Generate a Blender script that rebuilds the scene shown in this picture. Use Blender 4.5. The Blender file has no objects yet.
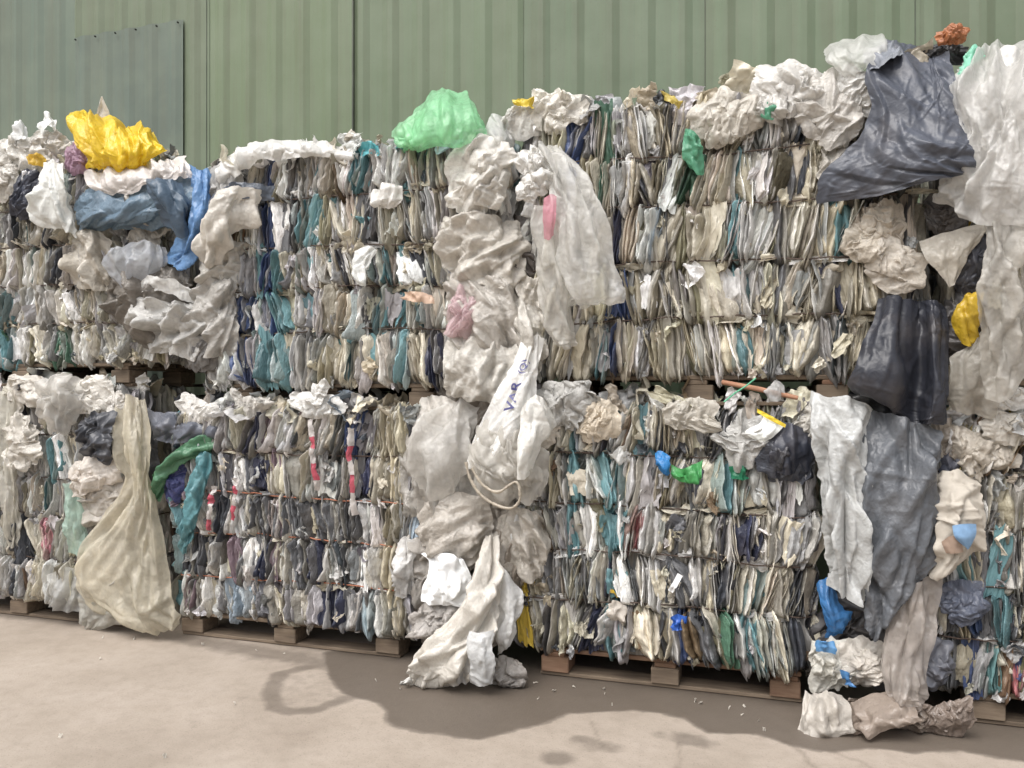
import bpy, math, random
import numpy as np
from mathutils import Vector, Matrix, Euler

random.seed(7)
rng = np.random.default_rng(7)
scene = bpy.context.scene
COL = scene.collection

# ------------------------------------------------------------------ camera, sky, sun, exposure
FPX, HOR, CX, CAMD, CAMH, YAW = 804.0, 390.0, 512.0, 3.844, 1.42, math.radians(17.74)
cam_data = bpy.data.cameras.new('camera')
cam_data.sensor_width = 36.0
cam_data.lens = FPX / 1024 * 36.0
cam_data.shift_y = 6 / 1024
cam_data.clip_end = 2000
cam = bpy.data.objects.new('camera', cam_data)
cam.location = (0, -CAMD, CAMH)
cam.rotation_euler = (math.radians(90), 0, YAW)
COL.objects.link(cam)
scene.camera = cam

SUN_EL, SUN_AZ = math.radians(58), math.radians(205)      # azimuth clockwise from +Y
world = bpy.data.worlds.new('World')
scene.world = world
world.use_nodes = True
wn, wl = world.node_tree.nodes, world.node_tree.links
bg = wn['Background']
sky = wn.new('ShaderNodeTexSky')
sky.sky_type = 'NISHITA'
sky.sun_disc = False
sky.sun_elevation = SUN_EL
sky.sun_rotation = SUN_AZ
sky.air_density = 1.0
sky.dust_density = 6.0
sky.ozone_density = 1.0
hsv = wn.new('ShaderNodeHueSaturation')
hsv.inputs['Saturation'].default_value = 0.30
wl.new(sky.outputs[0], hsv.inputs['Color'])
wl.new(hsv.outputs[0], bg.inputs['Color'])
bg.inputs['Strength'].default_value = 0.15

sun_data = bpy.data.lights.new('sun', 'SUN')
sun_data.energy = 0.95
sun_data.angle = math.radians(55)
sun_data.color = (1.0, 0.985, 0.965)
sun = bpy.data.objects.new('sun', sun_data)
sd = Vector((math.sin(SUN_AZ) * math.cos(SUN_EL), math.cos(SUN_AZ) * math.cos(SUN_EL), math.sin(SUN_EL)))
sun.rotation_euler = sd.to_track_quat('Z', 'Y').to_euler()
sun.location = sd * 20
COL.objects.link(sun)

vs = scene.view_settings
vs.view_transform = 'Standard'
vs.look = 'None'
vs.gamma = 1.0
vs.exposure = 0.66
vs.use_curve_mapping = False
scene.cycles.max_bounces = 5
scene.cycles.diffuse_bounces = 4
scene.cycles.glossy_bounces = 2
scene.cycles.transparent_max_bounces = 8
scene.cycles.caustics_reflective = False
scene.cycles.caustics_refractive = False

# ------------------------------------------------------------------ helpers: projection, noise, meshes
CY, SY = math.cos(YAW), math.sin(YAW)

def at(px, py, d=0.0):
    """point on the plane d metres in front of the bale fronts seen at a pixel"""
    u = (px - CX) / FPX
    v = (HOR - py) / FPX
    t = (CAMD - d) / (u * SY + CY)
    return Vector((t * (u * CY - SY), -d, CAMH + t * v))

def on_ground(px, py, z=0.0):
    u = (px - CX) / FPX
    t = (CAMH - z) * FPX / (py - HOR)
    return Vector((t * (u * CY - SY), t * (u * SY + CY) - CAMD, z))

def pix(P):
    """pixel of world points (n,3)"""
    P = np.asarray(P, float)
    x, y, z = P[..., 0], P[..., 1] + CAMD, P[..., 2] - CAMH
    Z = -SY * x + CY * y
    X = CY * x + SY * y
    Z = np.where(np.abs(Z) < 1e-4, 1e-4, Z)
    return CX + FPX * X / Z, HOR - FPX * z / Z

def mpp(px, d=0.0):
    """metres per pixel on the plane d in front of the bales"""
    u = (px - CX) / FPX
    return (CAMD - d) / (u * SY + CY) / FPX

def srgb(r, g, b):
    f = lambda c: (c / 255 / 12.92) if c <= 10 else ((c / 255 + 0.055) / 1.055) ** 2.4
    return (f(r), f(g), f(b), 1.0)

def _h(ix, iy, seed):
    with np.errstate(over='ignore'):
        n = (ix.astype(np.int64) * 374761393 + iy.astype(np.int64) * 668265263 + int(seed) * 974711 + 1013) & 0xffffffff
        n = ((n ^ (n >> 13)) * 1274126177) & 0xffffffff
        n = (n ^ (n >> 16)) & 0xffff
    return n / 65535.0

def vn(x, y, seed=0):
    x = np.asarray(x, float); y = np.asarray(y, float)
    x, y = np.broadcast_arrays(x, y)
    ix, iy = np.floor(x), np.floor(y)
    fx, fy = x - ix, y - iy
    fx = fx * fx * (3 - 2 * fx); fy = fy * fy * (3 - 2 * fy)
    a, b = _h(ix, iy, seed), _h(ix + 1, iy, seed)
    c, d = _h(ix, iy + 1, seed), _h(ix + 1, iy + 1, seed)
    return (a + (b - a) * fx) * (1 - fy) + (c + (d - c) * fx) * fy

def fbm(x, y, seed=0, o=3):
    s, a, t = 0, 0.5, 0
    for k in range(o):
        s = s + a * vn(np.asarray(x) * 2 ** k, np.asarray(y) * 2 ** k, seed + 17 * k); t += a; a *= 0.5
    return s / t

def ridged(x, y, seed=0, o=2):
    s, a, t = 0, 1.0, 0
    for k in range(o):
        s = s + a * (1 - np.abs(2 * vn(np.asarray(x) * 2.1 ** k, np.asarray(y) * 2.1 ** k, seed + 31 * k) - 1)); t += a; a *= 0.5
    return s / t

def crumple(x, y, seed=0, n=6):
    """sharp creases in random directions, each one local"""
    r = np.random.default_rng(seed)
    s = 0
    for k in range(n):
        an = r.uniform(0, math.pi)
        f = r.uniform(0.6, 1.8)
        w = 0.5 * (vn(x * 0.7, y * 0.7, seed + k) - 0.5)
        p = (x * math.cos(an) + y * math.sin(an)) * f + w * 2 + r.uniform(0, 9)
        tri = np.abs((p % 1.0) - 0.5) * 2
        m = np.clip(vn(x * 0.9 + 5 * k, y * 0.9, seed + 50 + k) * 2 - 0.5, 0, 1)
        s = s + (tri - 0.5) * m / f ** 0.5
    return s / n ** 0.5

def creases(U, V, seed, n_long, n_short, ang=math.pi / 2, spread=.35, Ll=(.15, .6), Wl=(.025, .08), Al=(.006, .016), Ls=(.04, .16), Ws=(.008, .03), As=(.002, .006)):
    """height field of straight finite creases (sharp ridges and valleys) over a sheet measured in metres"""
    r = np.random.default_rng(seed)
    u0, u1, v0, v1 = U.min(), U.max(), V.min(), V.max()
    H = np.zeros(U.shape)
    for k in range(n_long + n_short):
        lg = k < n_long
        L = r.uniform(*(Ll if lg else Ls)); W = r.uniform(*(Wl if lg else Ws)); A = r.uniform(*(Al if lg else As)) * (1 if r.random() < .65 else -1)
        a = ang + r.normal(0, spread) if lg else r.uniform(0, math.pi)
        cu, cv = r.uniform(u0, u1), r.uniform(v0, v1)
        du, dv = U - cu, V - cv
        al = du * math.cos(a) + dv * math.sin(a)
        ac = -du * math.sin(a) + dv * math.cos(a)
        taper = np.clip(1 - np.abs(al) / (L * .5), 0, 1)
        W2 = W * (.35 + .65 * taper) * np.where(ac > 0, 1, r.uniform(.4, 1))
        H += A * np.clip(1 - np.abs(ac) / np.maximum(W2, 1e-5), 0, 1) * np.minimum(1, taper * 1.8)
    return H

def raw_mesh(name, V, F):
    """F: (n,4) or (n,3) int array"""
    me = bpy.data.meshes.new(name)
    V = np.asarray(V, np.float32); F = np.asarray(F, np.int32)
    k = F.shape[1]
    me.vertices.add(len(V)); me.vertices.foreach_set('co', V.ravel())
    me.loops.add(F.size); me.loops.foreach_set('vertex_index', F.ravel())
    me.polygons.add(len(F))
    me.polygons.foreach_set('loop_start', np.arange(0, F.size, k, dtype=np.int32))
    me.update(calc_edges=True)
    me.polygons.foreach_set('use_smooth', np.ones(len(F), bool))
    return me

def grid_mesh(name, P, closed=False):
    nv, nu = P.shape[:2]
    i = np.arange(nv * nu).reshape(nv, nu)
    if closed:
        r = np.roll(i, -1, axis=1)
        F = np.stack([i[:-1], i[1:], r[1:], r[:-1]], -1).reshape(-1, 4)
    else:
        F = np.stack([i[:-1, :-1], i[1:, :-1], i[1:, 1:], i[:-1, 1:]], -1).reshape(-1, 4)
    return raw_mesh(name, P.reshape(-1, 3), F)

def normals(P):
    gu = np.gradient(P, axis=1); gv = np.gradient(P, axis=0)
    n = np.cross(gu, gv)
    l = np.linalg.norm(n, axis=-1, keepdims=True)
    return n / np.maximum(l, 1e-9)

def link(name, me, mat, parent=None, loc=(0, 0, 0), color=None):
    o = bpy.data.objects.new(name, me)
    o.location = loc
    if parent is not None:
        o.parent = parent
    if mat is not None and len(me.materials) == 0:
        me.materials.append(mat)
    if color is not None:
        o.color = color
    COL.objects.link(o)
    return o

def tag(o, label, cat, group=None):
    o['label'] = label; o['category'] = cat
    if group: o['group'] = group
    return o

def empty(name, loc):
    o = bpy.data.objects.new(name, None)
    o.empty_display_size = 0.1
    o.location = loc
    COL.objects.link(o)
    return o

def box_arrays(x0, x1, y0, y1, z0, z1):
    V = [(x, y, z) for x in (x0, x1) for y in (y0, y1) for z in (z0, z1)]
    F = [(0, 1, 3, 2), (4, 6, 7, 5), (0, 4, 5, 1), (2, 3, 7, 6), (0, 2, 6, 4), (1, 5, 7, 3)]
    return V, F

def tube_mesh(name, pts, r, n=6, closed=False):
    pts = [Vector(p) for p in pts]
    R = []
    m = len(pts)
    for i, p in enumerate(pts):
        a = pts[(i - 1) % m] if closed or i > 0 else p
        b = pts[(i + 1) % m] if closed or i < m - 1 else p
        t = (b - a).normalized()
        s = t.cross(Vector((0, 0, 1)))
        if s.length < 0.1: s = t.cross(Vector((0, 1, 0)))
        s.normalize(); q = s.cross(t)
        rr = r[i] if isinstance(r, (list, tuple)) else r
        R.append([p + (s * math.cos(k * 2 * math.pi / n) + q * math.sin(k * 2 * math.pi / n)) * rr for k in range(n)])
    if closed: R.append(R[0])
    return grid_mesh(name, np.array(R, float), closed=True)

# ------------------------------------------------------------------ materials
def new_mat(name):
    m = bpy.data.materials.new(name); m.use_nodes = True
    nt = m.node_tree
    return m, nt.nodes, nt.links, nt.nodes['Principled BSDF']

def ramp(n, l, src, stops):
    r = n.new('ShaderNodeValToRGB')
    while len(r.color_ramp.elements) < len(stops): r.color_ramp.elements.new(0.5)
    for e, (p, c) in zip(r.color_ramp.elements, stops):
        e.position = p; e.color = c if len(c) == 4 else (*c, 1)
    l.new(src, r.inputs[0])
    return r.outputs[0]

def mathn(n, l, op, a, b=None, clamp=False):
    m = n.new('ShaderNodeMath'); m.operation = op; m.use_clamp = clamp
    for i, s in enumerate((a, b)):
        if s is None: continue
        if isinstance(s, (int, float)): m.inputs[i].default_value = s
        else: l.new(s, m.inputs[i])
    return m.outputs[0]

def mixc(n, l, fac, a, b, mode='MIX'):
    m = n.new('ShaderNodeMix'); m.data_type = 'RGBA'; m.blend_type = mode
    for sock, s in ((m.inputs[0], fac), (m.inputs[6], a), (m.inputs[7], b)):
        if isinstance(s, (int, float)): sock.default_value = s
        elif isinstance(s, tuple): sock.default_value = s
        else: l.new(s, sock)
    return m.outputs[2]

def noise_tex(n, l, vec, scale, detail=4, rough=0.55, sc3=None):
    if sc3 is not None:
        mp = n.new('ShaderNodeMapping'); l.new(vec, mp.inputs[0]); mp.inputs['Scale'].default_value = sc3
        vec = mp.outputs[0]
    t = n.new('ShaderNodeTexNoise'); t.inputs['Scale'].default_value = scale
    t.inputs['Detail'].default_value = detail; t.inputs['Roughness'].default_value = rough
    l.new(vec, t.inputs['Vector'])
    return t.outputs['Fac']

def film_mat(name, stretch=(1, 1, 1), scale=30, layered=False, clear=0.0, transl=0.22, rough=0.38, streak=0.35, bump=0.25, dirt=0.25, spec=0.5, bscale=90):
    m, n, l, b = new_mat(name)
    oi = n.new('ShaderNodeObjectInfo')
    tc = n.new('ShaderNodeTexCoord')
    off = n.new('ShaderNodeVectorMath'); off.operation = 'SCALE'
    l.new(oi.outputs['Location'], off.inputs[0]); off.inputs['Scale'].default_value = 3.7
    av = n.new('ShaderNodeVectorMath'); av.operation = 'ADD'
    l.new(tc.outputs['Object'], av.inputs[0]); l.new(off.outputs[0], av.inputs[1])
    v = av.outputs[0]
    s1 = noise_tex(n, l, v, scale, 4, 0.65, stretch)
    val = ramp(n, l, s1, [(0.28, (1 - streak,) * 3), (0.5, (1, 1, 1)), (0.72, (1 + streak * 0.5,) * 3)])
    base = oi.outputs['Color']
    if layered:
        la = n.new('ShaderNodeAttribute'); la.attribute_name = 'lay'
        sp = n.new('ShaderNodeSeparateColor'); l.new(la.outputs['Color'], sp.inputs[0])
        neu = ramp(n, l, sp.outputs[2], [(0.1, srgb(92, 90, 88)), (0.25, srgb(154, 150, 139)), (0.4, srgb(193, 187, 172)), (0.62, srgb(226, 224, 219))])
        base = mixc(n, l, sp.outputs[1], base, neu)
        mv = mathn(n, l, 'MULTIPLY', sp.outputs[0], 1.2)
        cb = n.new('ShaderNodeCombineColor')
        for k in range(3): l.new(mv, cb.inputs[k])
        base = mixc(n, l, 1.0, base, cb.outputs[0], 'MULTIPLY')
    c = mixc(n, l, 1.0, base, val, 'MULTIPLY')
    s2 = noise_tex(n, l, v, 5, 5, 0.6)
    df = ramp(n, l, s2, [(0.5, (0, 0, 0)), (0.75, (dirt,) * 3)])
    c = mixc(n, l, df, c, srgb(132, 120, 106))
    l.new(c, b.inputs['Base Color'])
    b.inputs['Roughness'].default_value = rough
    b.inputs['Specular IOR Level'].default_value = spec
    st3 = tuple(0.35 + 0.65 * k for k in stretch)
    s3 = None
    for sc_, wt in ((bscale * .35, 1.0), (bscale, .45)):
        q = noise_tex(n, l, v, sc_, 2, 0.5, st3)
        q = mathn(n, l, 'MULTIPLY', mathn(n, l, 'ABSOLUTE', mathn(n, l, 'SUBTRACT', q, .5)), -2.2 * wt)
        s3 = q if s3 is None else mathn(n, l, 'ADD', s3, q)
    bp = n.new('ShaderNodeBump'); bp.inputs['Strength'].default_value = bump; bp.inputs['Distance'].default_value = 0.02
    l.new(s3, bp.inputs['Height']); l.new(bp.outputs[0], b.inputs['Normal'])
    tr = n.new('ShaderNodeBsdfTranslucent'); l.new(c, tr.inputs['Color']); l.new(bp.outputs[0], tr.inputs['Normal'])
    mx = n.new('ShaderNodeMixShader'); mx.inputs[0].default_value = transl
    l.new(b.outputs[0], mx.inputs[1]); l.new(tr.outputs[0], mx.inputs[2])
    out = mx.outputs[0]
    if clear > 0:
        tp = n.new('ShaderNodeBsdfTransparent')
        cf = ramp(n, l, noise_tex(n, l, v, 9, 4, 0.6), [(0.3, (clear * 0.4,) * 3), (0.65, (min(1, clear * 1.5),) * 3)])
        m2 = n.new('ShaderNodeMixShader'); l.new(cf, m2.inputs[0])
        l.new(out, m2.inputs[1]); l.new(tp.outputs[0], m2.inputs[2])
        out = m2.outputs[0]
    l.new(out, n['Material Output'].inputs[0])
    return m

M_FOLD = film_mat('baled_film', (1, 1, 0.08), 70, layered=True, transl=0.14, streak=0.4, bump=0.4, dirt=0.28, bscale=120, rough=0.32)
M_SCRAP = film_mat('crumpled_film', (1, 1, 1), 22, transl=0.26, streak=0.24, bump=0.36, dirt=0.2, bscale=60, rough=0.3)
M_SHEET = film_mat('loose_film', (1, 1, 0.6), 10, transl=0.30, streak=0.18, bump=0.34, dirt=0.16, bscale=50, rough=0.3)
M_CLEAR = film_mat('thin_clear_film', (1, 1, 0.5), 10, clear=0.28, transl=0.45, streak=0.16, bump=0.34, dirt=0.16, bscale=50, rough=0.2, spec=0.55)
M_DARK = film_mat('dark_film', (1, 1, 1), 12, transl=0.03, streak=0.2, bump=0.16, dirt=0.14, rough=0.38, spec=0.4, bscale=40)
M_CARD = film_mat('printed_card', (1, 1, 1), 14, transl=0.02, streak=0.12, bump=0.12, dirt=0.2, rough=0.6, spec=0.2, bscale=40)

def wood_mat():
    m, n, l, b = new_mat('weathered_pallet_wood')
    tc = n.new('ShaderNodeTexCoord'); oi = n.new('ShaderNodeObjectInfo')
    av = n.new('ShaderNodeVectorMath'); av.operation = 'ADD'
    l.new(tc.outputs['Object'], av.inputs[0]); l.new(oi.outputs['Location'], av.inputs[1])
    g = noise_tex(n, l, av.outputs[0], 40, 5, 0.6, (0.12, 1, 1))
    c = ramp(n, l, g, [(0.3, srgb(92, 78, 64)), (0.55, srgb(142, 124, 104)), (0.75, srgb(170, 152, 130))])
    c = mixc(n, l, 0.55, c, oi.outputs['Color'], 'MIX')
    l.new(c, b.inputs['Base Color']); b.inputs['Roughness'].default_value = 0.85
    bp = n.new('ShaderNodeBump'); bp.inputs['Strength'].default_value = 0.3; bp.inputs['Distance'].default_value = 0.004
    l.new(g, bp.inputs['Height']); l.new(bp.outputs[0], b.inputs['Normal'])
    return m
M_WOOD = wood_mat()

def core_mat():
    m, n, l, b = new_mat('compressed_film_core')
    tc = n.new('ShaderNodeTexCoord')
    g = noise_tex(n, l, tc.outputs['Object'], 26, 3, 0.7, (1, 1, 0.12))
    c = ramp(n, l, g, [(0.25, srgb(80, 80, 80)), (0.4, srgb(130, 125, 118)), (0.52, srgb(168, 160, 148)), (0.62, srgb(136, 138, 140)), (0.75, srgb(190, 184, 172))])
    l.new(c, b.inputs['Base Color']); b.inputs['Roughness'].default_value = 0.55
    return m
M_CORE = core_mat()

def plain(name, c, rough=0.6, metal=0.0):
    m, n, l, b = new_mat(name)
    tc = n.new('ShaderNodeTexCoord')
    g = noise_tex(n, l, tc.outputs['Object'], 30, 3)
    cc = mixc(n, l, ramp(n, l, g, [(0.35, (0, 0, 0)), (0.7, (0.5, 0.5, 0.5))]), c, tuple(k * 0.55 for k in c[:3]) + (1,))
    l.new(cc, b.inputs['Base Color']); b.inputs['Roughness'].default_value = rough; b.inputs['Metallic'].default_value = metal
    return m
M_WIRE = plain('rusty_wire', srgb(78, 64, 56), 0.7, 0.1)
M_TWINE = plain('orange_twine', srgb(172, 112, 86), 0.7)
M_SCREW = plain('screw_head', srgb(70, 70, 68), 0.5, 0.5)
M_INK = plain('dark_blue_ink', srgb(66, 66, 118), 0.5)

def wall_mat():
    m, n, l, b = new_mat('painted_metal_cladding')
    oi = n.new('ShaderNodeObjectInfo'); tc = n.new('ShaderNodeTexCoord'); ge = n.new('ShaderNodeNewGeometry')
    v = ge.outputs['Position']
    s1 = noise_tex(n, l, v, 9, 5, 0.65, (1, 1, 0.05))
    s2 = noise_tex(n, l, v, 2.2, 4, 0.6)
    s3 = noise_tex(n, l, v, 60, 3, 0.6)
    c = mixc(n, l, ramp(n, l, s1, [(0.42, (0, 0, 0)), (0.72, (0.5, 0.5, 0.5))]), oi.outputs['Color'], srgb(92, 92, 76))
    c = mixc(n, l, ramp(n, l, s2, [(0.4, (0, 0, 0)), (0.75, (0.35, 0.35, 0.35))]), c, srgb(124, 134, 116))
    c = mixc(n, l, ramp(n, l, s3, [(0.62, (0, 0, 0)), (0.72, (0.35, 0.35, 0.35))]), c, srgb(96, 92, 78))
    l.new(c, b.inputs['Base Color'])
    b.inputs['Roughness'].default_value = 0.55; b.inputs['Specular IOR Level'].default_value = 0.35
    return m
M_WALL = wall_mat()

def ground_mat():
    m, n, l, b = new_mat('dusty_concrete_yard')
    ge = n.new('ShaderNodeNewGeometry'); v = ge.outputs['Position']
    wa = n.new('ShaderNodeAttribute'); wa.attribute_name = 'wet'
    ca = n.new('ShaderNodeAttribute'); ca.attribute_name = 'crack'
    s1 = noise_tex(n, l, v, 1.3, 6, 0.6)
    s2 = noise_tex(n, l, v, 14, 6, 0.65)
    s3 = noise_tex(n, l, v, 130, 3, 0.7)
    c = ramp(n, l, s1, [(0.3, srgb(140, 129, 117)), (0.5, srgb(157, 146, 134)), (0.7, srgb(168, 157, 146))])
    c = mixc(n, l, ramp(n, l, s2, [(0.45, (0, 0, 0)), (0.8, (0.4, 0.4, 0.4))]), c, srgb(124, 114, 103))
    c = mixc(n, l, ramp(n, l, s3, [(0.58, (0, 0, 0)), (0.72, (0.6, 0.6, 0.6))]), c, srgb(92, 84, 74))
    c = mixc(n, l, ca.outputs['Fac'], c, srgb(96, 86, 76))
    wv = mathn(n, l, 'ADD', wa.outputs['Fac'], mathn(n, l, 'MULTIPLY', mathn(n, l, 'SUBTRACT', s2, 0.5), 0.35))
    w = ramp(n, l, wv, [(0.12, (0, 0, 0)), (0.42, (0.6, 0.6, 0.6)), (0.85, (1, 1, 1))])
    c = mixc(n, l, w, c, mixc(n, l, 0.80, c, srgb(78, 70, 62)))
    l.new(c, b.inputs['Base Color'])
    l.new(ramp(n, l, w, [(0, (0.92,) * 3), (1, (0.5,) * 3)]), b.inputs['Roughness'])
    b.inputs['Specular IOR Level'].default_value = 0.3
    bp = n.new('ShaderNodeBump'); bp.inputs['Strength'].default_value = 0.35; bp.inputs['Distance'].default_value = 0.01
    h = mathn(n, l, 'ADD', s2, mathn(n, l, 'MULTIPLY', s3, 0.35))
    l.new(h, bp.inputs['Height']); l.new(bp.outputs[0], b.inputs['Normal'])
    return m

# ------------------------------------------------------------------ ground
def inside(px, py, poly):
    r = np.zeros(px.shape, bool)
    n = len(poly)
    for i in range(n):
        x0, y0 = poly[i]; x1, y1 = poly[(i + 1) % n]
        c = ((y0 > py) != (y1 > py)) & (px < (x1 - x0) * (py - y0) / ((y1 - y0) or 1e-9) + x0)
        r ^= c
    return r

def seg_dist(px, py, pts):
    d = np.full(px.shape, 1e9)
    for (x0, y0), (x1, y1) in zip(pts[:-1], pts[1:]):
        L = (x1 - x0) ** 2 + (y1 - y0) ** 2
        t = np.clip(((px - x0) * (x1 - x0) + (py - y0) * (y1 - y0)) / max(L, 1e-12), 0, 1)
        d = np.minimum(d, np.hypot(px - x0 - t * (x1 - x0), py - y0 - t * (y1 - y0)))
    return d

def gpts(s):
    return [tuple(on_ground(*map(float, p.split(',')))[:2]) for p in s.split()]

def build_ground():
    xs = np.concatenate([[-900, -300, -100, -40, -20, -12, -8, -6], np.linspace(-4.6, 3.4, 620), [5, 7, 12, 20, 40, 100, 300, 900]])
    ys = np.concatenate([[-900, -300, -100, -40, -20, -10, -6, -4, -3], np.linspace(-1.9, 0.35, 180), [0.8, 1.4, 2, 4, 10, 30, 100, 300, 900]])
    X, Y = np.meshgrid(xs, ys)
    near = (X > -4.7) & (X < 3.5) & (Y > -2) & (Y < 0.4)
    Zg = np.where(near & (Y < -0.35), 0.010 * (fbm(X * 1.3, Y * 1.3, 3) - 0.5) * np.clip((-0.35 - Y) * 4, 0, 1), 0)
    P = np.stack([X, Y, Zg], -1)
    me = grid_mesh('ground', P)
    # flip not needed: rows run +Y, columns +X
    WX = X + 0.05 * (fbm(X * 5, Y * 5, 11) - 0.5) + 0.02 * (vn(X * 24, Y * 24, 5) - 0.5)
    WY = Y + 0.05 * (fbm(X * 5, Y * 5, 23) - 0.5) + 0.02 * (vn(X * 24, Y * 24, 9) - 0.5)
    main = gpts('322,652 324,662 332,681 348,697 375,704 383,712 386,722 396,728 425,733 477,739 509,733 548,723 567,714 636,710 649,712 682,717 712,733 750,733 790,747 830,752 870,750 913,754 960,750 1024,762 1120,775 1160,640 700,630')
    wet = np.zeros(X.shape)
    K = 12
    for k in range(K):
        a = 2 * math.pi * k / K; r = 0.010 * (1 + k % 2)
        wet += inside(WX + r * math.cos(a), WY + r * math.sin(a), main) / K
    ring = gpts('335,662 300,668 280,674 271,692 272,708 290,713 318,710 348,698')
    wet = np.maximum(wet, 0.5 * np.clip(1.5 - seg_dist(WX, WY, ring) / 0.045, 0, 1))
    inner = gpts('320,664 300,668 280,676 272,695 274,707 290,712 318,709 348,697 332,681')
    wet = np.maximum(wet, 0.16 * inside(WX, WY, inner))
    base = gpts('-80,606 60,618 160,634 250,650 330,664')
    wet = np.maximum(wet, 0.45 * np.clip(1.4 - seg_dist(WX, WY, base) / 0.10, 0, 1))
    for (bx, by, rx, ry, s) in ((556, 757, 16, 7, .5), (600, 747, 26, 6, .35), (585, 740, 14, 4, .4), (690, 740, 22, 6, .45), (660, 735, 12, 4, .3), (215, 727, 60, 9, .12), (250, 700, 60, 8, .1)):
        c = on_ground(bx, by); e = on_ground(bx + rx, by); f = on_ground(bx, by + ry)
        q = np.hypot((WX - c.x) / max(abs(e.x - c.x), .02), (WY - c.y) / max(abs(f.y - c.y), .02))
        wet = np.maximum(wet, s * np.clip(1.6 - q, 0, 1))
    at_ = me.attributes.new('wet', 'FLOAT', 'POINT'); at_.data.foreach_set('value', wet.ravel().astype(np.float32))
    cr = np.zeros(X.shape)
    for s, wd, st in (('676,742 678,756 677,775', .008, .35), ('590,722 598,738 600,748', .008, .3), ('780,742 800,752 822,772', .012, .4), ('836,752 860,762 880,775', .01, .3)):
        cr = np.maximum(cr, st * np.clip(1.4 - seg_dist(WX, WY, gpts(s)) / wd, 0, 1))
    at2 = me.attributes.new('crack', 'FLOAT', 'POINT'); at2.data.foreach_set('value', cr.ravel().astype(np.float32))
    o = link('ground', me, ground_mat()); o['kind'] = 'structure'
    return o
build_ground()

# ------------------------------------------------------------------ corrugated wall of the building behind
WALLY = 1.62
def wx(px): return at(px, 390, -WALLY).x
def profile(x0, x1, pitch, phase):
    """outline of trapezoid-ribbed sheet: list of (x, depth toward viewer)"""
    out = [(x0, 0.0)]
    k = math.floor((x0 - phase) / pitch)
    while True:
        b = phase + k * pitch
        for dx, dy in ((0, 0), (0.05, 0.017), (0.09, 0.017), (0.14, 0)):
            if x0 + 0.002 < b + dx < x1 - 0.002: out.append((b + dx, dy))
        k += 1
        if phase + k * pitch > x1: break
    out.append((x1, 0.0))
    return out

def build_wall():
    root = empty('corrugated_wall', (wx(500), WALLY, 0))
    tag(root, 'green ribbed metal wall of the building behind the stacked bales', 'wall')
    seams = [-700, -330, -120, 75, 207, 355, 520, 705, 915, 1160, 1500]
    cols = [(98, 112, 95), (97, 111, 94), (94, 107, 95), (99, 111, 90), (103, 116, 91), (99, 113, 90), (95, 110, 89), (98, 112, 90), (96, 109, 88), (98, 112, 89)]
    for i, (a, b) in enumerate(zip(seams[:-1], seams[1:])):
        x0, x1 = wx(a), wx(b)
        pr = profile(x0 + 0.003, x1 - 0.003 + 0.03, 0.245, 0.11 + 0.03 * (i % 3))
        dy = 0.004 * (i % 2)
        zs = np.array([0.0, 2.0, 4.0, 6.5])
        A = np.array([[(x - root.location.x, -d - dy, z) for (x, d) in pr] for z in zs])
        B = A.copy(); B[..., 1] += 0.0035
        nv, nu = A.shape[:2]
        V = np.concatenate([A.reshape(-1, 3), B.reshape(-1, 3)])
        idx = np.arange(nv * nu).reshape(nv, nu)
        F = np.stack([idx[:-1, :-1], idx[:-1, 1:], idx[1:, 1:], idx[1:, :-1]], -1).reshape(-1, 4)
        G = F[:, ::-1] + nv * nu
        me = raw_mesh('wall_panel', V, np.concatenate([F, G]))
        me.polygons.foreach_set('use_smooth', np.zeros(len(me.polygons), bool))
        link('wall_panel', me, M_WALL, root, color=srgb(*cols[i % len(cols)]))
        # dark lap joint at the seam
        if i in (2, 4, 5, 6, 7, 8):
            w = 0.012 if i == 5 else 0.005
            V, F = box_arrays(x0 - root.location.x - w / 2, x0 - root.location.x + w / 2, -0.008 - (0.03 if i == 5 else 0), 0.012, 0, 6.4)
            jm = raw_mesh('lap_joint', V, F); jm.polygons.foreach_set('use_smooth', np.zeros(6, bool))
            link('lap_joint', jm, M_WALL, root, color=srgb(58, 64, 54))
    # greyer patch sheet screwed over the ribs
    def patch(px0, px1, z0, z1, out, col, pitch=0.235):
        a, b = at(px0, 30, -WALLY + out), at(px1, 30, -WALLY + out)
        pr = profile(a.x, b.x, pitch, a.x + 0.03)
        A = np.array([[(x - root.location.x, -d * 0.9 - out, z) for (x, d) in pr] for z in (z0, z1)])
        B = A.copy(); B[..., 1] += 0.004
        nu = A.shape[1]
        idx = np.arange(2 * nu).reshape(2, nu)
        F = np.stack([idx[:-1, :-1], idx[:-1, 1:], idx[1:, 1:], idx[1:, :-1]], -1).reshape(-1, 4)
        me = raw_mesh('patch_panel', np.concatenate([A.reshape(-1, 3), B.reshape(-1, 3)]), np.concatenate([F, F[:, ::-1] + 2 * nu]))
        me.polygons.foreach_set('use_smooth', np.zeros(len(me.polygons), bool))
        p = link('patch_panel', me, M_WALL, root, color=srgb(*col))
        return p, a.x, b.x
    zt = at(130, 30, -WALLY).z
    p, xa, xb = patch(75, 183, 1.2, zt, 0.022, (90, 102, 93))
    p['label'] = 'greyer metal sheet patched over the green wall'
    sm = tube_mesh('screw', [(0, 0, 0), (0, -0.012, 0)], 0.007, 8)
    for k in range(6):
        s = link('screw', sm, M_SCREW, p, (xa + 0.03 + k * (xb - xa - 0.06) / 5 - root.location.x, -0.04, zt - 0.03))
    return root
build_wall()

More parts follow.
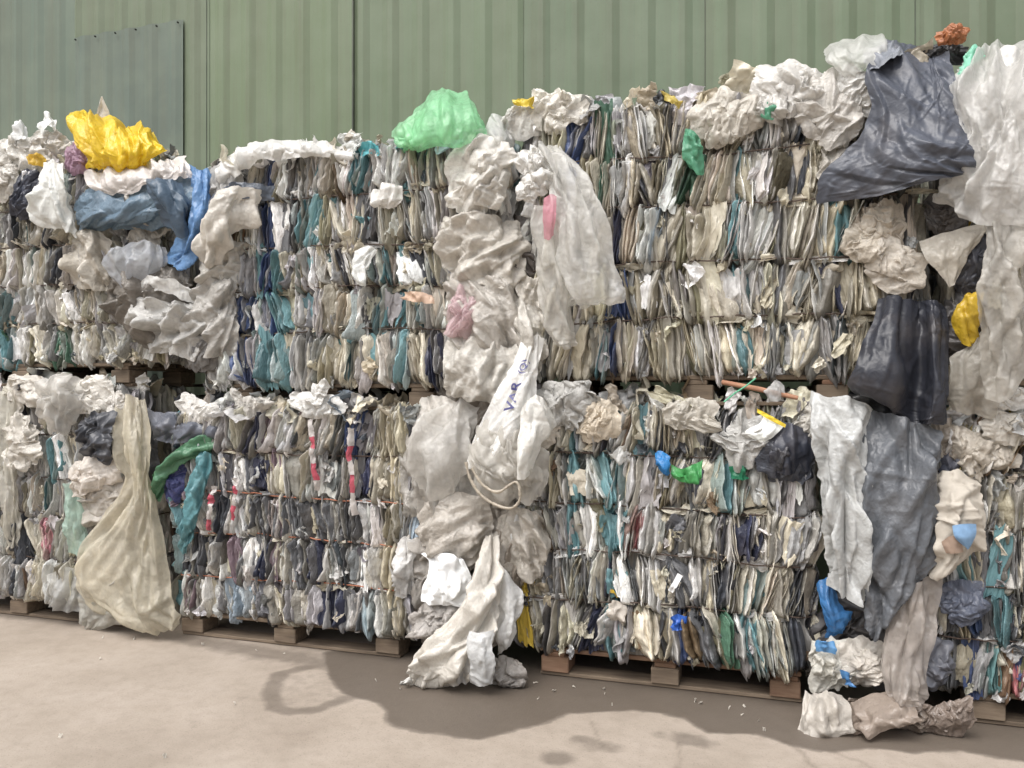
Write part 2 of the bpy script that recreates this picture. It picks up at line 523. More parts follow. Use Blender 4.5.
# ------------------------------------------------------------------ pallets
def build_pallet(name, cx, y0, z0, w, label, tilt=0.0, reddish=0.0):
    root = empty(name, (cx, y0, z0))
    root.rotation_euler = (0, 0, tilt)
    tag(root, label, 'pallet', 'pallets under the bales')
    D = 1.0
    def piece(nm, x0, x1, ya, yb, za, zb):
        j = lambda a: random.uniform(-a, a)
        V, F = box_arrays(x0 + j(.006), x1 + j(.006), ya + j(.004), yb + j(.004), za, zb)
        me = raw_mesh(nm, V, F); me.polygons.foreach_set('use_smooth', np.zeros(6, bool))
        g = random.uniform(.75, 1.15)
        base = (92, 81, 70) if random.random() > reddish else (138, 96, 72)
        o = link(nm, me, M_WOOD, root, color=srgb(*[min(255, c * g) for c in base]))
        bv = o.modifiers.new('b', 'BEVEL'); bv.width = 0.004; bv.segments = 1
    h = w / 2
    for k in range(7):                                   # deck boards run across the depth of view
        ya = k * (D - .1) / 6
        piece('deck_board', -h, h, ya, ya + .098, .122, .144)
    for cxk in (-h + .07, 0, h - .07):
        piece('stringer_board', cxk - .05, cxk + .05, .003, D - .003, .0995, .1215)
        for yb in (.0, .43, .855):
            piece('block', cxk - .07, cxk + .07, yb, yb + .145, .022, .099)
    for yb in (.012, .442, .867):
        piece('bottom_board', -h, h, yb, yb + .12, .002, .0215)
    return root

# ------------------------------------------------------------------ shared shapes of baled film
def fold_proto(seed):
    r = np.random.default_rng(seed)
    nf = int(r.choice([2, 3, 3, 4, 5, 6, 7])); nu, nv = (15 if nf < 4 else 9), 22
    v = np.linspace(0, 1, nv)[:, None]; a = np.linspace(-1, 1, nu)[None, :]
    A, V = np.broadcast_arrays(a, v)
    wob = .55 * (fbm(V * 2.0, 0 * V + 3, seed + 4) - .5)
    Vs, Fs, Cs, off = [], [], [], 0
    lean = r.uniform(-.25, .25)
    for f in range(nf):
        s_ = seed * 3 + f * 29
        xc = (f + .5) / nf - .5 + r.uniform(-.5, .5) / nf
        wf = r.uniform(1.1, 2.6) / nf
        pr = r.uniform(.35, 1.15)
        top, bot = .5 + r.uniform(-.10, .07), -.5 + r.uniform(-.08, .12)
        ta, tb = r.uniform(.04, .18), r.uniform(.03, .14)
        env = np.clip(V / ta, 0, 1) ** .7 * np.clip((1 - V) / tb, 0, 1) ** .55
        prof = (.5 + .5 * V) if r.random() < .65 else (1 - .4 * V)
        prof = prof + .6 * (fbm(V * 3 + 9, 0 * V + f, s_) - .5)
        p = r.uniform(.85, 2.0)
        d = .055 * pr * env * prof * (1 - np.abs(A) ** p) + .010 * (vn(A * 1.5 + 4, V * 7, s_ + 1) - .5) * env - .012 * np.abs(A)
        d = d + env * creases(A * .5 * wf, V, s_ + 11, 5, 4, Ll=(.2, .8), Wl=(.02, .09), Al=(.003, .010), Ls=(.1, .3), Ws=(.02, .06), As=(.002, .005), spread=.15)
        own = .26 * (fbm(V * 2.6, 0 * V + f * 3, s_ + 2) - .5)
        wid = wf * .5 * (.7 + .5 * env + .5 * (vn(V * 3.5, 0 * V, s_ + 5) - .5))
        x = xc * (.7 + .45 * np.sin(V * math.pi)) + A * wid * (.55 + .6 * np.sin(V * math.pi) ** .7) + wob * .6 + own + lean * (V - .5) * .7 + r.uniform(-.4, .4) * (V - .5)
        z = top + (bot - top) * V + .12 * (vn(A * 2.5 + 6, V * 0 + f, s_ + 7) - .5) * np.abs(2 * V - 1) ** 2
        P = np.stack([x * .055, -d, z * .26], -1)
        i = np.arange(nv * nu).reshape(nv, nu) + off
        Fs.append(np.stack([i[:-1, :-1], i[1:, :-1], i[1:, 1:], i[:-1, 1:]], -1).reshape(-1, 4))
        Vs.append(P.reshape(-1, 3)); off += nv * nu
        mult = r.choice([.55, .75, .9, 1.0, 1.1, 1.2], p=[.08, .12, .2, .25, .2, .15])
        mixf = 0.0 if r.random() < .6 else r.uniform(.3, .85)
        neu = r.choice([.12, .25, .4, .6], p=[.15, .25, .3, .3])
        Cs.append(np.tile([mult / 1.2, mixf, neu, 1.0], (nv * nu, 1)))
    me = raw_mesh('film_fold', np.concatenate(Vs), np.concatenate(Fs))
    at_ = me.attributes.new('lay', 'FLOAT_COLOR', 'POINT'); at_.data.foreach_set('color', np.concatenate(Cs).astype(np.float32).ravel())
    return me

FOLDS = [fold_proto(100 + 7 * k) for k in range(80)]
for m_ in FOLDS: m_.materials.append(M_FOLD)

def scrap_proto(seed, n=26, size=.12, gather=False):
    r = np.random.default_rng(seed)
    asp = r.uniform(.5, 1.2)
    u = np.linspace(-.5, .5, n)[None, :]; v = np.linspace(-.5, .5, n)[:, None]
    U, V = np.broadcast_arrays(u, v)
    edge = 1 + .35 * (fbm(np.arctan2(V, U) * 1.5 + 5, 0 * U, seed) - .5)
    X, Y = U * edge, V * edge * asp
    if gather:
        pin = np.clip(np.abs(V + .5) * 1.6 + .12, 0, 1); X = X * pin
    Z = .6 * (fbm(X * 2.2 + 5, Y * 2.2, seed + 1, 2) - .5) + creases(X, Y, seed + 2, 9, 16, Ll=(.5, 1.4), Wl=(.08, .25), Al=(.05, .16), Ls=(.2, .6), Ws=(.05, .12), As=(.02, .06), spread=.5)
    X = X + .3 * (fbm(U * 3, V * 3, seed + 5) - .5) - .2 * Z
    Y = Y + .3 * (fbm(U * 3 + 9, V * 3, seed + 6) - .5)
    return grid_mesh('film_scrap', np.stack([X, Z, Y], -1) * size)

SCRAPS = [scrap_proto(900 + 5 * k, gather=k % 3 == 0) for k in range(44)]
for m_ in SCRAPS: m_.materials.append(M_SCRAP)

C = dict(beige=(212, 205, 186), tan=(189, 180, 157), white=(236, 235, 232), grey=(168, 168, 168), lgrey=(204, 203, 201), dgrey=(112, 113, 116), dark=(70, 73, 80),
         black=(38, 40, 46), teal=(92, 156, 166), blue=(62, 88, 152), lblue=(150, 174, 194), green=(74, 132, 100), brown=(128, 106, 84), yellow=(206, 176, 66),
         pink=(208, 140, 150), navy=(52, 58, 92), cyan=(120, 186, 196), mauve=(150, 130, 140), red=(176, 80, 84), olive=(128, 124, 98))

def _desat(c, k=.42):
    m = sum(c) / 3 * .98
    return tuple(v * (1 - k) + m * k for v in c)
C = {k: _desat(v, .40 if k in ('teal', 'cyan', 'blue', 'navy', 'green', 'lblue', 'red') else .1) for k, v in C.items()}
def pick(pal):
    k = random.choices(list(pal), list(pal.values()))[0]
    c = C[k]; g = random.uniform(.86, 1.1)
    return k, srgb(*[min(250, max(8, v * g + random.uniform(-3, 3))) for v in c])

def build_bale(pxl, pxr, z0, z1, label, pal, accents=(), seed=0, lean=0.0, depth=1.02, yoff=0.0, twine=False, nb=5, side='r', dip=0.0, topfluff=1.6, fw=(.015, .050), topamp=.0):
    random.seed(seed)
    x0, x1 = at(pxl, 390).x, at(pxr, 390).x
    cx, w, h = (x0 + x1) / 2, x1 - x0, z1 - z0
    root = empty('plastic_bale', (cx, yoff, z0))
    tag(root, label, 'bale', 'baled plastic film')
    # core: rounded box with compressed ridges
    nx, ny, nz = 60, 44, 44
    hw, hh = w / 2 - .03, h - .06
    def face(fn, nu, nv):
        U, V = np.meshgrid(np.linspace(0, 1, nu), np.linspace(0, 1, nv))
        return fn(U, V)
    def rnd(X, Y, Z):
        k = .03 * (ridged(X * 14 + Y * 14 + 40, Z * 1.5 + 9, seed) - .5) + .05 * (fbm(X * 3 + Y * 2 + 20, Z * 3, seed + 2) - .5)
        nxv = np.where(np.abs(X) > hw - 1e-4, np.sign(X), 0); nyv = np.where(Y < .04 + 1e-4, -1, np.where(Y > depth - 1e-4, 1, 0)); nzv = np.where(Z > hh - 1e-4, 1, 0)
        rr = 1 - .0 * k
        return np.stack([X + nxv * k, Y + nyv * k, Z + nzv * k * 1.5], -1)
    parts = []
    parts.append(face(lambda U, V: rnd((U * 2 - 1) * hw, .04 + 0 * U, V * hh), nx, nz))
    parts.append(face(lambda U, V: rnd((1 - U * 2) * hw, depth + 0 * U, V * hh), nx, nz))
    parts.append(face(lambda U, V: rnd(hw + 0 * U, .04 + U * (depth - .04), V * hh), ny, nz))
    parts.append(face(lambda U, V: rnd(-hw + 0 * U, depth - U * (depth - .04), V * hh), ny, nz))
    parts.append(face(lambda U, V: rnd((U * 2 - 1) * hw, .04 + V * (depth - .04), hh + 0 * U), nx, ny))
    parts.append(face(lambda U, V: np.stack([(U * 2 - 1) * hw, depth - V * (depth - .04), 0.002 + 0 * U], -1), nx, ny))
    Vs, Fs, off = [], [], 0
    for P in parts:
        nv, nu = P.shape[:2]; i = np.arange(nv * nu).reshape(nv, nu) + off
        Vs.append(P.reshape(-1, 3)); Fs.append(np.stack([i[:-1, :-1], i[:-1, 1:], i[1:, 1:], i[1:, :-1]], -1).reshape(-1, 4)); off += nv * nu
    link('compressed_core', raw_mesh('compressed_core', np.concatenate(Vs), np.concatenate(Fs)), M_CORE, root)
    # bands between the wires
    zb = [0.0]
    for k in range(nb): zb.append(zb[-1] + random.uniform(.9, 1.1))
    zb = [z / zb[-1] * (h - .01) for z in zb]
    def colour_at(px, py, prev):
        for (ax, ay, rx, ry, cn) in accents:
            if abs(px - ax) <= rx and abs(py - ay) <= ry:
                g = random.uniform(.85, 1.1)
                return cn, srgb(*[min(250, v * g) for v in C[cn]])
        if prev and random.random() < .38:
            c = C[prev]; g = random.uniform(.85, 1.1)
            return prev, srgb(*[min(250, v * g) for v in c])
        return pick(pal)
    prevrow = {}
    def wiggle(x, z):
        return .05 * float(fbm(np.array(x * 2.2 + 31), np.array(z * 2.2 + 7), seed + 5) - .5) * 1.6
    for bi in range(nb - 1, -1, -1):
        za, zc = zb[bi], zb[bi + 1]
        x = -w / 2
        row = {}
        while x < w / 2:
            fwid = random.uniform(*fw)
            xc = x + fwid / 2
            e = min(1, (w / 2 - abs(xc)) / .10)                     # rounding near the ends
            e = max(0, e)
            back = (1 - e) ** 2 * .07
            wx_ = pix(np.array([[cx + xc, yoff, z0 + (za + zc) / 2]]))
            key = int((xc + 3) / .04)
            cn, c = colour_at(float(wx_[0][0]), float(wx_[1][0]), prevrow.get(key))
            row[key] = cn
            tangle = random.random() < .2
            me = random.choice(SCRAPS) if tangle else random.choice(FOLDS)
            o = bpy.data.objects.new('film_fold', me)
            hgt = (zc - za) * random.choice((.92, 1.0, 1.04, 1.08, 1.12, 1.2))
            o.location = (xc, back - .002 + random.uniform(-.014, .012) + wiggle(xc, za) , (za + zc) / 2 + random.uniform(-.012, .012))
            lz = .75 * float(fbm(np.array(xc * 3.1 + 50), np.array(bi * 1.7 + 3.3), seed + 9, 2) - .5)
            o.rotation_euler = (random.gauss(0, .05), lean * .6 + lz + random.gauss(0, .11), (1 - e) ** 1.5 * (.9 if xc > 0 else -.9) + random.gauss(0, .18))
            sx = fwid / .055 * 1.75 * random.choice((-1, 1))
            o.scale = (sx, random.uniform(1.0, 1.75), hgt / .26)
            if tangle:
                o.scale = (fwid * random.uniform(1.6, 2.8) / .12, random.uniform(.4, .8), hgt * random.uniform(.7, 1.1) / .12)
                o.location.y -= .028
            o.color = c
            o.parent = root; COL.objects.link(o)
            x += fwid
        for sgn in (1, -1):                                        # the ends of the bale that the gaps show
            y = .05
            n_side = 7 if (sgn == 1) == (side == 'r') else 4
            for k in range(n_side):
                fwid = random.uniform(.05, .075)
                cn, c = pick(pal)
                o = bpy.data.objects.new('film_fold', random.choice(FOLDS))
                o.location = (sgn * (w / 2 - .015 + random.uniform(-.012, .012)), y + fwid / 2, (za + zc) / 2)
                o.rotation_euler = (0, 0, sgn * (math.pi / 2) + random.gauss(0, .12))
                o.scale = (fwid / .055 * 1.7, random.uniform(.6, 1.1), (zc - za) * 1.08 / .26)
                o.color = c; o.parent = root; COL.objects.link(o)
                y += fwid
        prevrow = row
    # wires
    for k in range(1, nb):
        z = zb[k]
        pts = []
        n = 40
        for i in range(n + 1):
            xx = -w / 2 + w * i / n
            e = max(0, min(1, (w / 2 - abs(xx)) / .08))
            pts.append((xx, (1 - e) ** 2 * .05 - .036 + wiggle(xx, z) * .9 + random.uniform(-.004, .004), z + .012 * math.sin(xx * 3 + k) + .010 * float(vn(np.array(xx * 9 + k * 5), np.array(k * 1.0), seed)) + random.uniform(-.003, .003)))
        pts += [(w / 2 + .02, .3, z), (w / 2 + .02, depth - .05, z), (w / 2 - .05, depth + .03, z), (-w / 2 + .05, depth + .03, z), (-w / 2 - .02, depth - .05, z), (-w / 2 - .02, .3, z)]
        link('baling_wire', tube_mesh('baling_wire', pts, .0036, 5, closed=True), M_TWINE if twine and k < 4 else M_WIRE, root)
        # film bunched over the wire
        xx = -w / 2 + .05
        while xx < w / 2 - .05:
            L = random.uniform(.10, .26)
            if random.random() < .55:
                o = bpy.data.objects.new('film_scrap', random.choice(SCRAPS))
                o.location = (xx + L / 2, -.022 + wiggle(xx, z) * .9 + random.uniform(-.008, .008), z + random.uniform(-.005, .03))
                o.rotation_euler = (random.gauss(0, .5), random.gauss(0, .12) + random.choice((0, math.pi)), random.gauss(0, .15))
                o.scale = (L / .12 * random.choice((-1, 1)), random.uniform(.45, .8), random.uniform(.25, .6))
                cn = random.choices(['white', 'beige', 'lgrey', 'tan', 'grey'], [4, 4, 2, 2, 1])[0]
                g = random.uniform(.9, 1.08); o.color = srgb(*[min(250, v * g) for v in C[cn]])
                o.parent = root; COL.objects.link(o)
            xx += L * random.uniform(.8, 1.3)
    # loose film along the top edge and over the top
    tp = {k: v for k, v in pal.items()}
    for nm, wgt in (('white', 3), ('beige', 3), ('lgrey', 2)): tp[nm] = tp.get(nm, 0) + wgt
    for i in range(int(34 * topfluff)):
        xx = random.uniform(-w / 2, w / 2)
        o = bpy.data.objects.new('film_scrap', random.choice(SCRAPS))
        o.location = (xx, random.uniform(-.05, .10), h + random.uniform(-.06, .035) + topamp * (xx / w))
        o.rotation_euler = (random.gauss(-.35, .6), random.uniform(-3.1, 3.1), random.gauss(0, .7))
        s = random.uniform(.7, 1.7); o.scale = (s * random.uniform(.6, 1.5), s, s * random.uniform(.5, 1.1))
        o.color = pick(tp)[1]; o.parent = root; COL.objects.link(o)
    for i in range(26):
        o = bpy.data.objects.new('film_scrap', random.choice(SCRAPS))
        o.location = (random.uniform(-w / 2 + .05, w / 2 - .05), random.uniform(.12, depth - .05), h + random.uniform(-.05, .02))
        o.rotation_euler = (random.gauss(1.57, .35), random.gauss(0, .35), random.uniform(0, 6.28))
        s = random.uniform(1.3, 2.4); o.scale = (s, s, s)
        o.color = pick(tp)[1]; o.parent = root; COL.objects.link(o)
    # ragged bits poking out of the face and hanging from the lower edge
    for i in range(70):
        o = bpy.data.objects.new('film_scrap', random.choice(SCRAPS))
        low = i < 10
        o.location = (random.uniform(-w / 2, w / 2), random.uniform(-.05, -.005), random.uniform(-.005, .05) if low else random.uniform(.05, h))
        o.rotation_euler = (random.gauss(0, .35), random.gauss(0, .5) + random.choice((0, math.pi)), random.gauss(0, .6))
        s = random.uniform(.45, 1.0) if low else random.uniform(.5, 1.35); o.scale = (s * random.uniform(.35, .8), s, s)
        if low: o.scale = (s * .5, s * .6, s * .6)
        o.color = pick(tp)[1]; o.parent = root; COL.objects.link(o)
    return root

PB = dict(beige=6, tan=4, white=5, lgrey=6, grey=4, dgrey=1.4, dark=.7, teal=.12, lblue=.2, brown=.4)
U1 = build_bale(-95, 160, 1.584, 2.78, 'bale of beige film on the upper row under the yellow bag', {**PB, 'olive': 1, 'green': .3}, [(8, 320, 8, 40, 'teal'), (70, 340, 8, 20, 'green'), (62, 250, 8, 30, 'dark')], 11, lean=-.05, yoff=.02)
U2 = build_bale(208, 505, 1.454, 2.70, 'bale of grey film with teal streaks on the upper row under the green bag',
     {**PB, 'lgrey': 6, 'grey': 4, 'teal': 1.6, 'lblue': .7, 'dgrey': 1.8, 'tan': 3},
     [(272, 240, 6, 80, 'blue'), (283, 320, 6, 60, 'teal'), (298, 190, 7, 30, 'dgrey'), (306, 225, 7, 24, 'teal'), (321, 225, 6, 30, 'cyan'), (366, 150, 6, 40, 'teal'), (372, 210, 6, 60, 'dgrey'), (250, 310, 8, 60, 'blue'), (268, 340, 7, 40, 'teal'), (385, 310, 6, 45, 'teal'), (436, 370, 6, 24, 'navy'), (400, 265, 6, 30, 'cyan')], 22)
U3 = build_bale(528, 915, 1.489, 2.78, 'bale of beige and white film on the upper row beside the charcoal sheet',
     {**PB, 'beige': 8, 'olive': .6}, [(575, 160, 7, 24, 'blue'), (618, 245, 9, 26, 'navy'), (652, 245, 5, 20, 'lblue'), (610, 135, 6, 20, 'green'), (668, 125, 8, 24, 'dgrey'), (620, 300, 6, 30, 'blue'), (828, 280, 12, 40, 'navy'), (690, 160, 7, 30, 'green'), (683, 245, 5, 25, 'olive'), (845, 240, 6, 40, 'teal'), (855, 300, 30, 30, 'tan'), (740, 190, 5, 25, 'teal')], 33, lean=.03, topamp=.06, topfluff=2.0)
U4 = build_bale(952, 1230, 1.46, 2.74, 'bale on the upper row at the right edge behind the hanging clear film', {**PB, 'dark': 4, 'yellow': 1, 'dgrey': 3}, (), 44, side='l', yoff=.03)
L1 = build_bale(-100, 128, .144, 1.43, 'bale of pale film on the ground row left of the cream drape', {**PB, 'beige': 8}, [(28, 540, 10, 30, 'dark'), (2, 500, 6, 60, 'dgrey'), (60, 460, 6, 20, 'teal'), (55, 530, 5, 20, 'pink')], 55, yoff=.02)
L2 = build_bale(178, 425, .144, 1.315, 'bale of grey and white film on the ground row with red striped tape',
     dict(beige=3, tan=2, white=5, lgrey=7, grey=7, dgrey=5, dark=2, navy=.8, lblue=.6, mauve=.8), [(180, 470, 8, 60, 'teal'), (262, 440, 8, 30, 'navy'), (230, 500, 6, 20, 'dark'), (260, 505, 16, 20, 'dgrey'), (300, 510, 16, 20, 'dgrey'), (357, 445, 8, 26, 'blue'), (355, 500, 8, 30, 'dgrey'), (325, 555, 8, 30, 'navy'), (335, 620, 8, 20, 'navy'), (205, 600, 6, 30, 'white'), (215, 620, 6, 20, 'white'), (240, 610, 8, 20, 'lblue'), (390, 460, 14, 50, 'tan')], 66, twine=True, fw=(.018, .052))
L3 = build_bale(515, 812, .144, 1.345, 'bale of brown and grey film with teal streaks on the ground row',
     dict(beige=6, tan=5, white=2.5, lgrey=5, grey=7, dgrey=3, dark=1.4, teal=.6, olive=1, brown=1.3, lblue=.5, navy=.5), [(608, 480, 8, 60, 'teal'), (617, 540, 7, 60, 'teal'), (637, 545, 7, 28, 'red'), (680, 540, 7, 30, 'dgrey'), (748, 545, 10, 30, 'navy'), (735, 490, 9, 26, 'teal'), (757, 600, 8, 24, 'teal'), (795, 600, 8, 40, 'dark'), (805, 640, 8, 50, 'black'), (685, 645, 6, 20, 'blue'), (727, 648, 6, 22, 'green'), (758, 645, 7, 18, 'teal'), (765, 665, 5, 14, 'yellow'), (593, 625, 12, 28, 'navy'), (708, 640, 6, 24, 'dgrey'), (530, 580, 6, 20, 'yellow'), (715, 420, 9, 30, 'dgrey'), (690, 600, 6, 20, 'lgrey'), (648, 600, 9, 30, 'white')], 77, lean=.07, fw=(.018, .052))
L4 = build_bale(938, 1210, .144, 1.30, 'bale of mixed coloured film on the ground row at the right edge',
     dict(beige=4, tan=5, white=2, lgrey=3, grey=4, dgrey=2.5, dark=1.6, teal=1, blue=.8, yellow=.7, olive=1, brown=2, red=.4), [(1000, 560, 6, 40, 'teal'), (985, 560, 8, 60, 'dgrey'), (990, 480, 8, 30, 'dark')], 88, side='l', fw=(.022, .04))

random.seed(5)
def pal_for(pl, pr, z, lab, **k):
    a, b = at(pl, 390).x, at(pr, 390).x
    return build_pallet('wooden_pallet', (a + b) / 2, .012, z, b - a, lab, **k)
pal_for(-80, 122, 0, 'wooden pallet on the ground under the pale bale at the left edge')
pal_for(180, 398, 0, 'wooden pallet on the ground under the grey bale with striped tape')
pal_for(540, 802, 0, 'wooden pallet with reddish blocks on the ground under the brown bale', reddish=.6)
pal_for(968, 1200, 0, 'pale wooden pallet on the ground under the right edge bale')
pal_for(-80, 128, 1.440, 'wooden pallet between the two left edge bales')
pal_for(232, 432, 1.310, 'wooden pallet under the upper bale with teal streaks')
pal_for(560, 850, 1.345, 'wooden pallet under the upper beige bale beside the charcoal sheet', reddish=.3)
pal_for(968, 1200, 1.316, 'wooden pallet under the upper bale at the right edge')

# ------------------------------------------------------------------ loose sheets and bags
def catmull(P, n):
    """P (k,...) -> n samples along axis 0"""
    k = len(P)
    if k == 1: return np.repeat(P, n, 0)
    t = np.linspace(0, k - 1, n)
    i = np.minimum(np.floor(t).astype(int), k - 2); f = (t - i).reshape(-1, *([1] * (P.ndim - 1)))
    E = np.concatenate([2 * P[:1] - P[1:2], P, 2 * P[-1:] - P[-2:-1]])
    p0, p1, p2, p3 = E[i], E[i + 1], E[i + 2], E[i + 3]
    return .5 * (2 * p1 + (p2 - p0) * f + (2 * p0 - 5 * p1 + 4 * p2 - p3) * f ** 2 + (3 * p1 - p0 - 3 * p2 + p3) * f ** 3)

SEED = [1000]
def sheet_points(rows, fold=(.012, 14), crum=(.010, 9), dens=.0055, edge=.03, seed=None, shear=0.0):
    if seed is None:
        SEED[0] += 13; seed = SEED[0]
    R = np.array([[tuple(at(*[float(q) if i < 2 else float(q) / 100 for i, q in enumerate(p.split(','))])) for p in row.split()] for row in rows.split('/')])
    lv = np.linalg.norm(np.diff(R, axis=0), axis=-1).sum(0).mean(); lu = np.linalg.norm(np.diff(R, axis=1), axis=-1).sum(1).mean()
    nu, nv = int(np.clip(lu / dens, 10, 130)), int(np.clip(lv / dens, 10, 150))
    P = catmull(R, nv)
    P = np.swapaxes(catmull(np.swapaxes(P, 0, 1), nu), 0, 1)
    U, V = np.meshgrid(np.linspace(0, lu, nu), np.linspace(0, lv, nv))
    N = normals(P)
    if N[..., 1].mean() > 0: N = -N
    # ragged outline: push the border about in the plane of the sheet
    du = np.gradient(P, axis=1); du /= np.maximum(np.linalg.norm(du, axis=-1, keepdims=True), 1e-9)
    dv = np.gradient(P, axis=0); dv /= np.maximum(np.linalg.norm(dv, axis=-1, keepdims=True), 1e-9)
    su, sv = np.linspace(-1, 1, nu)[None, :, None], np.linspace(-1, 1, nv)[:, None, None]
    P = P + du * edge * (fbm(V * 12 + 3, U * 2, seed, 4)[..., None] - .5) * 2 * np.abs(su) ** 2 + dv * edge * (fbm(U * 12 + 8, V * 2, seed + 1, 4)[..., None] - .5) * 2 * np.abs(sv) ** 2
    area = max(lu * lv, .004)
    F2 = fbm(U * 4, V * 3, seed + 6, 2) - .5
    sc = min(1, max(lu, .06) / .3)
    Hl = creases(U, V, seed + 3, int(np.clip(area * fold[1] * 16, 8, 70)), 0, ang=math.pi / 2 + math.atan(shear), spread=.22, Ll=(.25 * lv, 1.1 * lv), Wl=(.02 * sc + .006, .085 * sc + .006), Al=(.6 * fold[0], 2.2 * fold[0]))
    Hs = creases(U, V, seed + 4, int(np.clip(area * 90, 5, 40)), int(np.clip(area * 420, 14, 150)), spread=.9, Ll=(.06, .3), Wl=(.012, .05), Al=(.25 * crum[0], .8 * crum[0]), Ls=(.03, .12), Ws=(.006, .022), As=(.15 * crum[0], .45 * crum[0]))
    P = P + N * (Hl + Hs + .04 * sc * F2)[..., None]
    return P, N

def film_col(c):
    m = sum(c) / 3
    sat = (max(c) - min(c)) / max(c)
    if sat < .25 and m > 150:                      # pale films: nearly neutral, close to white
        return srgb(*[min(244, (v * .78 + m * .22) * .84 + 250 * .16 + t) for v, t in zip(c, (-1.5, 0, 0))])
    k = .06 + .10 * sat
    return srgb(*[max(6, v * (1 - k) + m * k) for v in c])

def place_mesh(name, P, mat, color, parent=None, closed=False):
    c = P.reshape(-1, 3).mean(0)
    me = grid_mesh(name, P - c, closed)
    loc = Vector(c)
    if parent is not None: loc = loc - parent.location
    return link(name, me, mat, parent, loc, film_col(color))

def sheet(name, rows, color, mat=M_SHEET, parent=None, label=None, cat=None, group=None, **k):
    P, N = sheet_points(rows, **k)
    o = place_mesh(name, P, mat, color, parent)
    if label: tag(o, label, cat or 'plastic sheet', group)
    return o

def lump(name, px, py, d, rx, rz, color, mat=M_SCRAP, rot=0, dep=.75, parent=None, label=None, cat='plastic bag', gath=7, amp=.16, cr=.20, seed=None, n=(96, 40), group=None):
    if seed is None:
        SEED[0] += 13; seed = SEED[0]
    c = at(px, py, d / 100); s = mpp(px, d / 100)
    th = np.linspace(0, 2 * math.pi, n[0], endpoint=False)[None, :]; ph = np.linspace(.02, math.pi - .02, n[1])[:, None]
    TH, PH = np.broadcast_arrays(th, ph)
    X, Y, Z = np.sin(PH) * np.cos(TH), np.sin(PH) * np.sin(TH), np.cos(PH)
    tw = .6 * (fbm(Z * 1.5 + 3, TH * 0 + 1, seed + 9) - .5)
    cth, sth = np.cos(TH + tw), np.sin(TH + tw)
    rid = ridged(cth * gath * .45 + 20 + .25 * Z, sth * gath * .45 + 20 + Z * .3, seed, 2) - .5
    rid2 = ridged(cth * gath * 1.2 + 40 + .3 * Z, sth * gath * 1.2 + 40 - Z * .3, seed + 2, 2) - .5
    H = creases(TH * np.ones_like(Z), Z * 1.4, seed + 3, 26, 46, Ll=(.6, 2.2), Wl=(.12, .4), Al=(.05, .15), Ls=(.2, .8), Ws=(.05, .16), As=(.02, .06), spread=.3)
    seam = np.minimum(1, np.minimum(TH, 2 * math.pi - TH) / .3)
    body = np.sin(PH) ** .35
    r = 1 + (amp * 1.1 * rid + amp * .55 * rid2) * body + .34 * (fbm(X * 1.1 + 7, Y * 1.1 + Z * 1.3 + 5, seed + 1, 2) - .5) + cr * 2.2 * H * seam * body
    P = np.stack([X * r * rx * s, Y * r * dep * (rx + rz) / 2 * s, Z * r * rz * s], -1)
    q = math.radians(rot); x, z = P[..., 0].copy(), P[..., 2].copy()
    P[..., 0] = x * math.cos(q) + z * math.sin(q); P[..., 2] = -x * math.sin(q) + z * math.cos(q)
    P = P + np.array(c)
    P[..., 2] = np.maximum(P[..., 2], .004)
    o = place_mesh(name, P, mat, color, parent, closed=True)
    if label: tag(o, label, cat, group)
    return o

def wad_points(rx, rz, dep, seed, layers=3, rot=0.0, flow=math.pi / 2):
    """a wad of film: layers of pleated sheet bulging toward -Y, borders ragged and tucked back; metres"""
    r = np.random.default_rng(seed)
    out = []
    for k in range(layers):
        n = 44
        U, V = np.meshgrid(np.linspace(-1, 1, n), np.linspace(-1, 1, n))
        # square to rounded outline
        X = U * np.sqrt(np.maximum(1 - .38 * V * V, .1)); Y = V * np.sqrt(np.maximum(1 - .38 * U * U, .1))
        an = np.arctan2(Y, X)
        rad = 1 + .8 * (fbm(np.cos(an) * 1.6 + 9, np.sin(an) * 1.6 + 9, seed + k * 7, 4) - .5)
        X, Y = X * rad, Y * rad
        rr = np.sqrt(U * U + V * V) / 1.41
        sx, sz = (1.0, 1.0) if k == 0 else (r.uniform(.5, .85), r.uniform(.45, .8))
        ox, oz = (0, 0) if k == 0 else (r.uniform(-.45, .45), r.uniform(-.45, .45))
        Z = (1 - .8 * rr ** 2.2) * (.45 + 1.1 * fbm(U * 1.3 + 4, V * 1.3, seed + k + 1, 2)) + .6 * rr ** 2 * (fbm(U * 2.2 + 14, V * 2.2, seed + k + 3, 2) - .5)
        m = max(rx, rz)
        fl = flow + r.normal(0, .45)
        H = creases(U * rx / m, V * rz / m, seed + 5 + k, 13, 7, ang=fl, Ll=(.9, 2.8), Wl=(.10, .38), Al=(.05, .17), Ls=(.15, .6), Ws=(.03, .10), As=(.02, .05), spread=.2)
        Zt = (Z * dep + H * m * .85 * np.clip(1.6 - rr, 0, 1)) + k * .2 * dep
        wx2 = .18 * m * (fbm(U * 2 + 3, V * 2 + k, seed + 8, 2) - .5)
        x, z = (X * sx + ox) * rx + wx2, (Y * sz + oz) * rz + wx2 * .6
        q = rot + (0 if k == 0 else r.normal(0, .8))
        out.append(np.stack([x * math.cos(q) + z * math.sin(q), -Zt, -x * math.sin(q) + z * math.cos(q)], -1))
    return out

